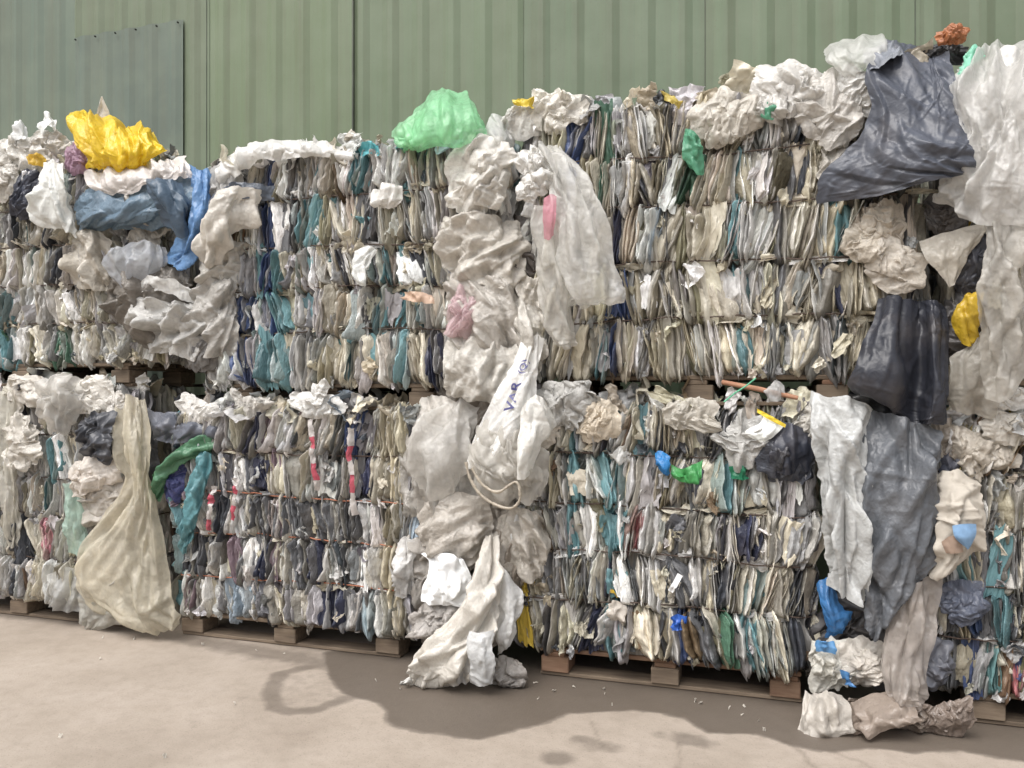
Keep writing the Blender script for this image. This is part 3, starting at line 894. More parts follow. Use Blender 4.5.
def wad(name, px, py, d, rx, rz, color, mat=None, rot=0, dep=.8, parent=None, label=None, cat='plastic bag', layers=3, seed=None):
    if seed is None:
        SEED[0] += 13; seed = SEED[0]
    s = mpp(px, d / 100)
    c = at(px, py, d / 100)
    L = wad_points(rx * s, rz * s, dep * min(rx, rz) * s, seed, layers, math.radians(rot))
    Vs, Fs, off = [], [], 0
    for P in L:
        nv, nu = P.shape[:2]; i = np.arange(nv * nu).reshape(nv, nu) + off
        Vs.append(P.reshape(-1, 3)); Fs.append(np.stack([i[:-1, :-1], i[:-1, 1:], i[1:, 1:], i[1:, :-1]], -1).reshape(-1, 4)); off += nv * nu
    V = np.concatenate(Vs); V[:, 2] = np.maximum(V[:, 2], .004 - c.z)
    loc = c if parent is None else c - parent.location
    o = link(name, raw_mesh(name, V, np.concatenate(Fs)), mat or M_SCRAP, parent, loc, film_col(color))
    if label: tag(o, label, cat)
    return o

def bits(root, data):
    """bulging bundles of film that belong to a bale: (px, py, d, rx, rz, colour, rot)"""
    for i_, t in enumerate(data):
        if i_ % 5 == 4: continue
        wad('film_bundle', t[0], t[1], t[2] + 2, t[3] * 1.05, t[4] * 1.05, [min(240, v + 8) for v in t[5]], rot=t[6] if len(t) > 6 else 0, parent=root, dep=.45)

# --- upper left heap
sheet('plastic_sheet', '86,172,6 120,170,10 160,160,10 186,158,4/ 88,184,16 125,182,20 165,170,18 190,166,10 / 100,194,16 130,193,20 165,180,20 196,178,10', (226, 214, 206), label='pale pinkish film lying under the yellow bag')
sheet('plastic_bag', '76,112,-8 100,118,-4 130,122,-4 155,130,-8/ 70,122,8 100,126,12 130,130,12 160,138,6 / 72,140,14 100,146,20 130,150,20 163,150,12 / 82,154,12 105,160,18 130,163,18 152,160,12 / 86,166,8 110,170,12 130,172,12 146,166,6', (246, 208, 34), fold=(.016, 7), crum=(.012, 7), label='crumpled yellow plastic bag on top of the upper left bale', cat='plastic bag')
sheet('plastic_sheet', '80,190,4 115,183,10 150,178,12 186,174,6/ 74,205,12 115,198,20 155,194,20 200,190,10 / 76,218,12 115,216,22 155,212,20 198,210,10/ 84,230,4 115,232,10 150,228,10 192,228,4', (112, 136, 156), mat=M_SHEET, fold=(.014, 8), shear=1.5, label='dull blue film bulging from the upper left bale')
sheet('plastic_sheet', '142,180,18 165,176,22 182,180,16/ 150,200,22 170,200,26 190,205,18 / 165,225,14 180,235,18 192,228,12', (70, 88, 106), mat=M_DARK, label='slate blue fold of film below the yellow bag')
sheet('plastic_sheet', '186,164,10 200,168,14 214,174,8 / 188,200,14 202,205,18 212,205,10 / 178,235,14 192,240,16 206,238,10 / 164,260,10 178,264,12 192,262,8', (104, 148, 200), fold=(.016, 12), label='bright blue film hanging between the two left upper bales')
sheet('plastic_sheet', '40,162,10 52,160,14 62,165,10/ 40,190,14 55,188,18 68,190,14/ 34,213,14 58,215,18 72,212,12 / 52,222,12 66,232,14 79,239,10', (226, 226, 220), edge=.05, label='white torn film hanging left of the dull blue film')
sheet('plastic_sheet', '108,250,12 140,242,16 165,248,10/105,265,14 135,262,20 165,265,10 / 125,285,10 132,292,12 150,275,8', (194, 198, 208), mat=M_CLEAR, label='pale bluish film scrap below the dull blue film')
sheet('plastic_sheet', '135,292,10 150,278,16 180,282,14 207,295,6/ 130,302,8 150,292,14 180,297,12 207,306,6', (230, 228, 224), label='small white film scrap under the pale bluish film')
def pleat(root, rows, color, shear=0.0, fold=(.020, 18)):
    """a broad fold of film bulging out of the end of a bale"""
    sheet('film_pleat', rows, color, mat=M_SCRAP, parent=root, fold=fold, crum=(.016, 9), edge=.035, shear=shear)
pleat(U1, '132,303,8 165,298,14 206,306,6/ 136,328,10 170,326,17 210,334,8/ 148,352,6 175,354,12 206,362,4', (192, 188, 182), 1.6)
pleat(U1, '70,236,4 90,230,8 112,240,4/ 68,262,8 90,260,12 114,264,6/ 74,288,4 94,290,9 116,288,4', (192, 180, 162), -.5)
bits(U1, [(150, 240, 0, 50, 14, (176, 166, 152), 90), (32, 195, 2, 16, 24, (58, 62, 76)), (80, 160, 4, 14, 14, (156, 122, 142)), (110, 180, -12, 70, 16, (190, 180, 168), 90), (0, 0, 0, 1, 1, (0, 0, 0)), (150, 300, -2, 55, 30, (120, 114, 106), 10)])
pleat(U2, '196,280,6 212,276,10 236,284,4/ 192,315,8 214,314,14 240,320,4/ 198,352,4 216,354,9 240,356,2', (174, 167, 158), .5)
pleat(U2, '206,245,6 222,240,10 250,246,3/ 204,266,8 224,264,12 250,270,3/ 208,290,4 224,290,8 246,292,2', (190, 182, 170), 1.0)
bits(U2, [(222, 200, 4, 30, 20, (150, 146, 142), -70), (205, 350, 0, 20, 20, (120, 118, 116))])
sheet('plastic_sheet', '214,172,4 250,142,6 300,140,2 360,152,0/ 216,180,10 250,150,16 300,148,12 360,157,6/ 226,190,8 256,164,14 300,158,12 350,163,5', (226, 222, 216), shear=.5, label='white film folded along the top left edge of the teal streaked bale')
sheet('plastic_sheet', '212,200,14 234,186,20 266,186,10 / 204,225,18 222,212,24 255,205,10 / 203,250,16 216,242,20 240,225,8 / 206,268,10 215,264,14 232,250,4', (214, 204, 190), fold=(.02, 16), label='cream film swept sideways off the left end of the teal streaked bale')
sheet('plastic_sheet', '212,196,14 236,180,16 276,188,8/ 206,206,16 234,196,18 272,202,8', (96, 104, 116), label='dark grey pleated film above the cream sideways film')

# --- green bag and the bulging right end of the teal-streaked bale
gb = empty('plastic_bag', at(437, 146, .05)); tag(gb, 'translucent light green plastic bag on top of the upper bales', 'plastic bag')
sheet('bag_body', '398,134,4 415,110,2 435,92,0 458,91,-4 474,104,-2 483,126,2/ 396,140,10 414,126,16 436,110,20 458,108,18 474,116,14 485,130,8/ 400,146,12 416,140,20 438,134,24 458,132,22 474,134,16 484,137,10/ 404,150,6 418,150,12 438,149,16 458,148,14 472,147,10 480,143,6', (164, 232, 180), mat=M_CLEAR, parent=gb, fold=(.012, 8), crum=(.012, 8), edge=.02, seed=4242)
sheet('bag_back', '400,138,-2 418,112,-6 436,95,-8 456,94,-10 472,106,-8 482,126,-4/ 404,150,-8 420,146,-14 438,144,-18 456,144,-18 470,144,-14 480,142,-8', (164, 232, 180), mat=M_CLEAR, parent=gb, fold=(.010, 8), edge=.02, seed=4243)
sheet('bag_flap', '392,132,6 408,118,8 425,108,8/ 394,142,12 410,134,16 428,126,16/ 400,148,10 414,146,14 428,142,14', (176, 238, 190), mat=M_CLEAR, parent=gb)
wad('plastic_bag', 481, 176, 6, 35, 40, (220, 213, 202), rot=8, label='bulging cream white bag at the top right end of the teal streaked bale', dep=.6)
sheet('plastic_sheet', '482,146,8 488,114,6 503,112,4/ 486,150,12 500,135,12 513,134,6/ 492,152,10 504,146,10 514,146,6', (224, 222, 218), mat=M_CLEAR, label='upright tuft of clear film beside the green bag')
pleat(U2, '442,220,4 470,212,10 500,214,10 520,224,2/ 440,250,8 468,246,14 500,248,14 524,252,2/ 446,284,6 472,282,12 504,286,10 528,292,0', (204, 194, 180), 1.4)
pleat(U2, '448,282,6 475,276,10 505,282,8 530,288,0/ 446,315,10 476,312,15 508,316,12 532,322,2/ 450,352,8 478,352,13 508,354,10 530,358,0', (186, 176, 164), -.7)
pleat(U2, '446,345,8 475,340,12 505,346,10 530,340,4/ 444,372,12 474,370,17 508,374,14 532,368,6/ 450,398,8 476,402,12 506,402,10 524,394,4', (198, 190, 178), .5)
pleat(U2, '508,300,6 525,296,10 545,306,4/ 506,335,10 524,334,14 546,338,6/ 508,375,8 522,378,12 538,372,6', (204, 196, 184), -.3)
bits(U2, [(518, 255, -8, 22, 40, (96, 90, 86))])
wad('plastic_bag', 467, 313, 9, 17, 27, (226, 190, 194), rot=10, mat=M_CLEAR, label='pale pink bag squeezed out of the teal streaked bale')

# --- white carrier bag hanging at the middle of the upper row
hb = empty('plastic_bag', at(560, 160, .15)); tag(hb, 'white carrier bag with a pink patch hanging between the upper bales', 'plastic bag')
sheet('bag_body', '530,158,10 545,144,10 566,152,6/ 545,185,20 562,175,22 584,186,14/ 553,220,22 575,215,27 602,218,17 / 552,262,20 580,262,29 615,262,18/ 560,292,18 590,300,26 623,292,17 / 566,300,14 590,308,20 616,300,14', (226, 222, 215), mat=M_CLEAR, parent=hb, fold=(.014, 12), edge=.015)
sheet('bag_tail', '538,205,20 550,205,24 562,208,20/ 536,250,20 552,250,26 566,252,22/ 540,290,18 555,292,24 571,292,20/ 548,325,14 560,328,18 575,326,14/ 558,344,12 566,347,14 575,344,10', (222, 217, 208), mat=M_CLEAR, parent=hb, fold=(.012, 18), edge=.015)
wad('handle_loop', 538, 165, 14, 23, 13, (228, 224, 218), rot=15, parent=hb)
wad('handle_loop', 536, 188, 16, 22, 13, (222, 217, 210), rot=-25, parent=hb)
sheet('pink_patch', '545,198,27 551,195,28 557,198,27/ 543,218,28 550,218,30 556,218,29/ 544,238,26 549,240,28 554,236,27', (228, 150, 168), mat=M_CLEAR, parent=hb, fold=(.003, 30), crum=(.002, 20), edge=.01)

# --- twisted bag with blue lettering and the bag it holds
tb = empty('plastic_bag', at(510, 505, .18)); tag(tb, 'twisted white bag with blue lettering hanging over the middle gap', 'plastic bag')
PT, NT = sheet_points('522,340,14 532,336,16 545,338,13/ 512,365,17 524,364,20 540,362,16/ 500,386,19 518,386,22 537,380,17/ 487,412,20 512,410,24 536,402,18/ 472,440,20 502,438,26 530,430,18/ 464,468,16 490,468,24 520,460,16', fold=(.006, 14), crum=(.006, 9), edge=.012)
place_mesh('bag_neck', PT, M_SHEET, (230, 227, 222), tb)
wad('bag_body', 512, 460, 14, 38, 46, (206, 198, 186), mat=M_CLEAR, rot=-12, parent=tb, dep=.5)
sheet('bag_flap', '528,398,20 540,396,22 552,410,14/ 520,420,26 536,420,26 556,425,14/ 518,450,28 530,450,28 540,440,20/ 518,478,26 524,480,26 532,470,22', (226, 222, 214), parent=tb, fold=(.01, 14), edge=.012)
rim = [at(x, y, .31) for x, y in ((466, 462), (470, 478), (480, 494), (496, 505), (512, 508), (520, 498), (516, 482), (498, 492), (482, 484), (472, 468))]
rimp = catmull(np.array([tuple(p) for p in rim]), 60)
o = link('bag_rim', tube_mesh('bag_rim', [Vector(p) - tb.location for p in rimp], [.005 + .004 * random.random() for _ in rimp], 8), M_SCRAP, tb, color=srgb(186, 176, 160))

def text_on(PT, NT, s, u0, v0, u1, v1, hgt, parent, name, lift=.006):
    """lettering that follows a sheet from (u0,v0) to (u1,v1), in fractions of its grid; hgt in metres"""
    cu = bpy.data.curves.new(name, 'FONT'); cu.body = s; cu.size = 1; cu.resolution_u = 3
    cu.offset = 0.018
    ob = bpy.data.objects.new(name, cu); COL.objects.link(ob)
    dg = bpy.context.evaluated_depsgraph_get(); dg.update()
    me0 = bpy.data.meshes.new_from_object(ob.evaluated_get(dg))
    bpy.data.objects.remove(ob)
    V = np.array([v.co[:] for v in me0.vertices])
    x0, x1 = V[:, 0].min(), V[:, 0].max()
    nv, nu = PT.shape[:2]
    samp = lambda A, u, v: A[np.clip((v * (nv - 1)).round().astype(int), 0, nv - 1), np.clip((u * (nu - 1)).round().astype(int), 0, nu - 1)]
    def smooth(A, u, v):
        fu, fv = np.clip(u, 0, 1) * (nu - 1), np.clip(v, 0, 1) * (nv - 1)
        iu, iv = np.minimum(fu.astype(int), nu - 2), np.minimum(fv.astype(int), nv - 2)
        a, b = (fu - iu)[:, None], (fv - iv)[:, None]
        return (A[iv, iu] * (1 - a) + A[iv, iu + 1] * a) * (1 - b) + (A[iv + 1, iu] * (1 - a) + A[iv + 1, iu + 1] * a) * b
    t = (V[:, 0] - x0) / (x1 - x0)
    bu, bv = u0 + (u1 - u0) * t, v0 + (v1 - v0) * t
    base = smooth(PT, bu, bv)
    nrm = smooth(NT, bu, bv)
    eps = .02
    along = smooth(PT, bu + (u1 - u0) * eps, bv + (v1 - v0) * eps) - smooth(PT, bu - (u1 - u0) * eps, bv - (v1 - v0) * eps)
    along /= np.maximum(np.linalg.norm(along, axis=1, keepdims=True), 1e-9)
    up = np.cross(nrm, along)
    W = base + up * ((V[:, 1:2] - .35) * hgt) + nrm * lift
    for i, v in enumerate(me0.vertices): v.co = W[i] - np.array(parent.location)
    me0.materials.clear(); me0.materials.append(M_INK)
    me0.name = name
    o = bpy.data.objects.new(name, me0); o.parent = parent; COL.objects.link(o)
    return o
text_on(PT, NT, 'VAR', .46, .62, .46, .36, .066, tb, 'lettering', .012)
text_on(PT, NT, '(Q)', .46, .28, .5, .16, .045, tb, 'lettering', .012)

sheet('plastic_bag', '438,408,6 455,402,10 476,406,6/ 415,430,12 445,428,18 474,430,10 / 414,465,14 440,465,22 467,462,12/ 420,492,10 438,500,14 455,492,6', (222, 216, 208), mat=M_CLEAR, fold=(.014, 10), label='crumpled whitish bag left of the twisted bag with lettering', cat='plastic bag')
pleat(L2, '420,500,4 450,496,8 490,500,2/ 418,530,8 452,530,14 494,532,4/ 424,560,4 450,562,8 486,562,2', (184, 172, 158), 1.6)
pleat(L3, '498,520,2 520,508,8 545,512,6/ 496,548,4 522,544,10 548,544,6/ 502,580,2 522,580,6 540,576,4', (184, 172, 157), -.6)
pleat(L2, '398,540,6 405,535,9 414,542,6/ 396,565,8 405,566,11 415,566,8/ 400,594,5 406,598,7 412,594,5', (216, 212, 208))
bits(L2, [(440, 420, -4, 26, 20, (188, 178, 166), 20), (440, 560, -6, 40, 40, (160, 150, 140), 20), (440, 470, -10, 50, 60, (160, 152, 142), 10), (455, 610, -8, 40, 40, (150, 140, 130)), (370, 412, 2, 30, 12, (206, 202, 196), 12), (252, 408, 2, 26, 10, (196, 188, 178), -8), (200, 412, 2, 22, 14, (214, 208, 200), 20), (318, 406, 3, 28, 13, (214, 210, 204), 6)])
bits(L3, [(492, 520, -14, 34, 44, (150, 142, 132), 10), (470, 400, -16, 50, 30, (150, 142, 132)), (495, 590, -10, 30, 40, (140, 132, 124)), (525, 300, -12, 24, 50, (130, 122, 114)), (0, 0, 0, 1, 1, (0, 0, 0)), (568, 402, 6, 34, 20, (168, 164, 158), -15), (535, 420, 5, 24, 22, (198, 186, 170), 30), (505, 560, -3, 24, 30, (150, 140, 128)), (600, 420, 4, 20, 22, (206, 186, 158), 10), (640, 408, 4, 22, 14, (222, 218, 212)), (690, 415, 3, 26, 16, (180, 170, 154)), (790, 450, 0, 26, 30, (58, 62, 72)), (745, 440, 3, 16, 28, (172, 168, 162)), (815, 420, 0, 16, 22, (190, 182, 170)), (650, 440, 4, 10, 30, (196, 190, 180), -30)])

# --- white sheets spilling to the ground in the middle
sheet('plastic_sheet', '424,556,12 440,548,14 456,550,12/ 430,564,18 447,562,20 470,574,14/ 424,585,20 444,586,24 467,592,16/ 421,602,20 440,604,22 463,607,18', (236, 236, 236), mat=M_CARD, fold=(.014, 8), crum=(.024, 7), edge=.012, label='bright white crumpled sheet in the lower middle gap')
wad('plastic_bag', 437, 620, 16, 28, 18, (164, 154, 146), label='grey brown bag under the bright white sheet')
wf = empty('plastic_film', on_ground(450, 688)); tag(wf, 'long cream film trailing from the middle gap down to the ground', 'plastic film')
sheet('film_trail', '484,540,8 491,535,10 499,540,8/ 476,570,18 488,570,22 500,572,16/ 464,600,24 482,602,28 499,604,22/ 446,626,28 470,630,32 496,632,26/ 424,648,31 450,655,36 484,658,30/ 412,668,32 440,676,38 474,674,32/ 412,684,30 440,688,34 466,684,30', (216, 206, 192), parent=wf, fold=(.016, 16), edge=.01)
lump('film_roll', 440, 664, 27, 21, 36, (214, 204, 190), rot=38, parent=wf, gath=8, amp=.1, cr=.08, dep=.5)
sheet('film_end', '402,680,30 408,676,32 414,670,30/ 404,684,30 410,682,32 416,678,30', (224, 220, 214), parent=wf)
sheet('film_strip', '468,630,36 482,633,38 494,628,35/ 470,656,37 482,659,40 494,656,36/ 472,683,33 483,685,35 494,682,33', (212, 212, 212), parent=wf, fold=(.006, 10))
sheet('film_strip', '462,640,30 468,640,32 474,640,30/ 456,668,31 464,668,33 472,668,31/ 453,685,30 460,684,32 468,682,30', (188, 182, 176), parent=wf, fold=(.006, 10))
sheet('plastic_sheet', '496,574,12 505,568,14 514,580,10/ 496,604,16 509,600,20 524,596,12/ 496,635,18 507,632,22 519,624,14/ 498,656,16 504,650,18 513,640,12', (228, 226, 224), fold=(.012, 12), edge=.02, label='white film flap right of the long cream film')
wad('plastic_bag', 508, 668, 15, 20, 15, (156, 150, 144), label='grey bag on the ground beside the long cream film')

# --- cream drape and the loose bags at the lower left gap
sheet('plastic_sheet', '122,400,4 132,396,8 144,402,4/ 119,430,10 132,428,14 146,430,8/ 120,456,12 134,456,16 147,456,10/ 125,480,11 137,482,15 150,480,11 / 108,510,12 135,512,17 158,510,12/ 86,545,12 125,548,18 164,548,12/ 75,574,11 122,578,19 168,580,12/ 82,598,9 128,606,18 174,606,12/ 112,610,10 142,624,15 180,616,10 / 140,620,8 158,634,9 180,624,8', (226, 212, 182), mat=M_CLEAR, fold=(.014, 12), edge=.012, label='cream film gathered at the top and draped to the ground')
wad('plastic_bag', 103, 432, 9, 23, 22, (66, 68, 74), mat=M_DARK, label='dark grey bag left of the cream drape neck')
sheet('plastic_sheet', '146,410,2 180,414,4 216,425,2/ 150,424,8 185,428,10 222,435,5/ 152,440,6 180,442,6 214,441,3', (92, 96, 106), mat=M_DARK, shear=2, label='dark grey film right of the cream drape neck')
sheet('plastic_strip', '150,498,6 155,500,8 161,500,6/ 158,468,10 164,472,12 170,472,9/ 182,446,10 186,452,12 190,456,9/ 216,438,4 217,444,6 218,449,4', (88, 138, 104), fold=(.012, 60), crum=(.010, 9), edge=.016, label='green film strip arching behind the cream drape', cat='plastic strip')
wad('plastic_bag', 178, 478, 1, 15, 22, (84, 90, 146), label='purple blue bag under the green film arch')
sheet('plastic_strip', '203,450,8 209,452,9 214,456,8/ 194,482,9 200,485,11 206,488,9/ 184,515,8 190,517,10 196,520,8/ 178,552,5 183,554,6 187,552,5', (98, 152, 160), fold=(.010, 60), crum=(.010, 9), edge=.018, label='teal film strip slanting down the left end of the taped bale', cat='plastic strip')
wad('plastic_bag', 70, 405, 6, 27, 28, (218, 212, 204), mat=M_CLEAR, label='whitish bag bulging above the dark grey bag')
wad('plastic_bag', 101, 471, 6, 28, 18, (216, 202, 188), rot=-15, label='pinkish beige bag under the dark grey bag')
sheet('plastic_sheet', '62,486,5 72,482,7 84,490,5/ 68,520,8 78,520,10 87,522,6/ 70,552,6 78,556,8 86,552,6', (170, 208, 188), mat=M_CLEAR, label='pale green film left of the cream drape')
sheet('plastic_sheet', '52,572,6 68,566,8 84,572,6/ 50,592,8 66,592,10 82,594,7/ 46,606,5 62,610,6 84,610,5', (204, 202, 198), mat=M_CLEAR, label='clear film flap low on the left bale')
sheet('plastic_sheet', '78,596,8 100,598,10 128,604,8/ 80,616,7 102,618,9 130,618,7/ 82,630,4 88,632,4 96,620,5', (206, 200, 186), mat=M_CLEAR, edge=.03, label='ragged pale film under the cream drape hem')
sheet('plastic_sheet', '0,392,5 10,388,8 22,395,5/ -4,450,8 10,450,10 18,450,6/ 2,500,8 12,500,10 20,505,6/ 8,545,5 13,550,7 18,545,5', (214, 206, 188), mat=M_CLEAR, label='pale film hanging at the left edge')
bits(L1, [(110, 500, 0, 34, 26, (178, 166, 152)), (95, 395, 2, 24, 18, (214, 206, 194)), (30, 390, 2, 26, 14, (206, 196, 182), 10), (140, 450, -18, 30, 40, (52, 54, 58)), (105, 520, 3, 24, 18, (190, 178, 164)), (110, 570, 2, 26, 30, (170, 160, 146)), (25, 445, 3, 22, 24, (196, 186, 172)), (118, 410, 0, 18, 16, (204, 196, 186))])

# --- charcoal, clear and black sheets at the right
cs = sheet('plastic_sheet', '876,52,0 905,45,-4 930,52,-10 947,46,-2/ 866,78,16 900,82,16 930,84,10 953,72,10/ 870,112,20 900,116,22 930,114,20 958,106,18/ 846,150,20 885,150,24 926,146,26 966,140,22/ 822,176,18 875,174,24 930,166,27 972,160,24/ 817,204,14 870,197,20 932,181,25 977,173,22', (74, 78, 88), mat=M_DARK, fold=(.010, 6), crum=(.010, 5), shear=-.9, edge=.012, label='large charcoal sheet hanging over the top right of the upper row')
sheet('folded_corner', '862,56,2 880,44,2 898,46,-2/ 868,74,16 884,64,19 902,56,14', (122, 126, 134), mat=M_DARK, parent=cs)
sheet('plastic_sheet', '826,48,2 850,36,4 884,38,0/ 826,62,10 850,54,14 886,52,8/ 850,78,10 866,70,14 884,66,10', (224, 222, 216), mat=M_CLEAR, label='white film tuft left of the charcoal sheet top')
wad('cloth_rag', 951, 38, 2, 15, 9, (176, 108, 66), label='rusty orange rag on top of the upper row at the right', cat='rag')
sheet('plastic_scrap', '957,66,8 965,52,8 978,46,2/ 958,78,12 970,66,14 984,56,8', (140, 214, 184), label='mint green film scrap beside the charcoal sheet', cat='plastic scrap')
sheet('plastic_sheet', '962,58,0 1000,46,0 1050,42,0 1110,50,0/ 953,90,14 995,86,22 1045,86,22 1105,90,14 / 962,140,20 1000,140,27 1045,140,27 1105,140,18/ 946,180,17 990,185,26 1040,188,27 1095,190,20 / 935,200,12 985,222,20 1035,226,22 1095,220,14', (224, 220, 215), mat=M_CLEAR, fold=(.016, 12), crum=(.014, 9), label='large clear whitish film hanging at the top right corner')
sheet('plastic_sheet', '986,212,18 1004,214,22 1022,216,18 / 987,270,20 1003,272,24 1017,270,20 / 985,340,20 1004,340,24 1022,340,20 / 982,398,18 1004,402,22 1025,374,18', (204, 196, 184), mat=M_CLEAR, fold=(.014, 16), edge=.012, label='long clear film tail hanging below the top right film')
sheet('plastic_sheet', '1018,216,14 1036,214,18 1054,216,14 / 1018,290,16 1036,290,20 1052,290,16 / 1020,370,14 1034,374,18 1050,370,14', (198, 190, 180), mat=M_CLEAR, fold=(.012, 16), label='clear film strip at the right edge beside the long tail')
sheet('plastic_sheet', '918,242,8 945,232,10 986,220,10/ 926,258,12 950,254,14 986,232,12/ 944,280,12 952,286,12 966,262,10', (186, 174, 156), fold=(.006, 8), crum=(.006, 7), edge=.01, label='beige folded flap below the charcoal sheet')
wad('plastic_bag', 972, 262, 1, 18, 34, (62, 64, 72), mat=M_DARK, label='dark bag behind the beige flap')
sheet('plastic_bag', '966,296,12 974,292,14 982,292,12/ 952,318,12 966,315,16 980,318,14/ 962,342,12 970,346,14 977,338,12', (216, 178, 40), edge=.01, label='yellow bag beside the long clear film tail', cat='plastic bag')
wad('plastic_bag', 962, 330, -3, 24, 40, (70, 68, 68), mat=M_DARK, label='dark bag behind the yellow bag at the right')
sheet('plastic_sheet', '972,340,12 986,332,14 1000,340,12/ 952,362,13 976,364,17 1000,366,14/ 946,390,12 972,394,16 998,396,13/ 948,410,10 970,414,12 994,416,10', (188, 178, 162), mat=M_CLEAR, label='beige film right of the black sheet')
bs = sheet('plastic_sheet', '880,300,6 900,298,10 919,304,2 932,300,8 946,306,4/ 868,334,18 895,334,22 918,340,10 932,334,18 950,338,12 / 857,366,22 892,372,26 918,384,11 932,378,20 949,380,16/ 850,384,20 886,402,24 914,414,12 930,412,20 947,404,16/ 868,392,12 890,408,18 914,423,12 930,424,18 946,423,14', (44, 46, 54), mat=M_DARK, fold=(.008, 6), crum=(.010, 6), edge=.008, label='black plastic sheet hanging in two folds at the right')
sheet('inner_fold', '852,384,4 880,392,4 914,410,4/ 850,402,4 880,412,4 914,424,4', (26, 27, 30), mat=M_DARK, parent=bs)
sheet('plastic_sheet', '811,392,10 838,396,16 868,408,12/ 813,440,16 840,444,22 872,446,18/ 818,490,18 844,494,24 868,494,20/ 822,545,18 845,550,23 866,550,18/ 830,588,15 846,600,18 862,604,14', (192, 192, 190), mat=M_SHEET, fold=(.014, 13), label='long pale grey film hanging below the black sheet')
sheet('plastic_sheet', '868,412,10 902,420,15 936,428,11/ 864,470,16 902,474,20 940,474,15/ 862,525,18 902,530,22 941,526,16/ 862,575,18 896,582,22 932,570,16/ 866,612,16 888,608,20 908,596,15/ 868,638,14 878,634,16 888,618,14', (108, 112, 118), mat=M_SHEET, fold=(.014, 9), label='long slate grey film hanging beside the long pale grey film')
sheet('plastic_sheet', '896,592,16 918,584,19 943,572,14/ 888,625,18 912,628,22 940,622,15/ 882,660,18 906,664,22 930,660,16/ 886,690,20 906,694,24 926,690,17/ 896,704,22 908,707,24 920,704,18', (200, 184, 172), mat=M_CLEAR, fold=(.014, 16), edge=.012, label='pinkish beige film hanging down to the ground heap')
cw = empty('crumpled_packaging', at(958, 575, .1)); tag(cw, 'crumpled cream packaging with a blue panel right of the grey film', 'packaging')
sheet('packaging_wrap', '936,478,8 955,468,12 976,478,7/ 938,500,14 958,498,20 982,500,10/ 940,525,16 960,525,22 984,528,12/ 936,552,14 956,555,18 972,552,10/ 922,568,12 940,576,14 958,568,8', (176, 163, 146), mat=M_CARD, parent=cw, fold=(.016, 9), crum=(.026, 8), edge=.03)
sheet('blue_panel', '952,526,24 964,524,25 976,524,22/ 956,538,24 966,538,25 976,536,22/ 966,548,22 968,550,22 970,548,20', (122, 158, 196), mat=M_CARD, parent=cw, fold=(.002, 9), crum=(.002, 8), edge=.004)
sheet('brown_panel', '942,542,21 952,536,23 962,542,22/ 946,554,20 954,554,22 964,552,20', (160, 138, 122), mat=M_CARD, parent=cw, fold=(.002, 9), crum=(.003, 8), edge=.004)
sheet('plastic_bag', '818,582,4 828,580,6 836,586,4/ 818,604,8 830,606,12 842,606,8/ 824,626,8 836,626,12 852,614,8/ 826,638,5 836,637,6 846,630,4', (58, 124, 190), fold=(.006, 8), label='blue bag at the foot of the long pale grey film', cat='plastic bag')
pg = empty('plastic_bag', at(842, 688, .05)); tag(pg, 'shiny printed bag standing under the blue bag', 'plastic bag')
wad('bag_body', 832, 664, 3, 20, 28, (206, 200, 186), parent=pg, mat=M_SCRAP)
wad('bag_body', 862, 660, 3, 24, 26, (196, 184, 170), parent=pg, mat=M_SCRAP, rot=40)
sheet('blue_print', '814,640,12 822,638,14 832,640,12/ 816,650,13 824,650,15 832,652,12', (92, 156, 214), parent=pg, crum=(.004, 9))
sheet('blue_print', '842,672,14 846,672,15 850,674,14/ 846,686,13 849,687,14 852,686,13', (84, 146, 210), parent=pg, crum=(.004, 9))
gh = empty('plastic_sheet', on_ground(880, 735)); tag(gh, 'dusty brown grey film heaped on the ground at the right', 'plastic sheet')
sheet('film_fold', '806,694,18 822,692,20 842,696,16/ 800,716,26 824,712,30 850,708,24/ 796,732,28 826,730,32 852,724,28/ 800,738,29 830,739,31 856,732,28', (190, 178, 164), parent=gh, fold=(.016, 10), edge=.015)
sheet('film_fold', '842,704,16 870,692,18 905,694,16/ 846,718,24 876,710,28 915,708,24/ 850,730,26 880,722,32 918,716,28/ 852,734,28 884,731,30 922,722,28', (158, 144, 132), parent=gh, fold=(.02, 10), edge=.015)
wad('film_fold', 885, 712, 14, 50, 14, (140, 127, 116), parent=gh, dep=.35, rot=6)
wad('film_fold', 948, 716, 14, 24, 18, (134, 120, 110), parent=gh, dep=.5, rot=-20)
wad('plastic_bag', 925, 660, 2, 22, 26, (96, 98, 106), mat=M_DARK, label='dark bag behind the pinkish beige hanging film')
wad('plastic_bag', 880, 610, -6, 50, 80, (74, 72, 72), mat=M_DARK, label='dark bag filling the gap behind the hanging grey films', dep=.25)
bits(L4, [(975, 450, 2, 34, 18, (178, 164, 146), 20), (1010, 430, 3, 26, 16, (196, 186, 172)), (960, 600, 3, 22, 22, (90, 96, 112)), (955, 470, 2, 14, 20, (70, 74, 88)), (985, 600, 3, 18, 16, (196, 176, 160)), (1005, 395, 2, 20, 14, (214, 208, 200)), (945, 440, 0, 20, 20, (150, 140, 128))])
wad('plastic_bag', 940, 58, -6, 24, 11, (52, 52, 54), mat=M_DARK, label='dark film bunched under the orange rag')
bits(U1, [(20, 156, -2, 34, 16, (214, 208, 198)), (52, 150, -4, 26, 16, (200, 192, 182), 20), (8, 180, 0, 20, 22, (190, 182, 170))])
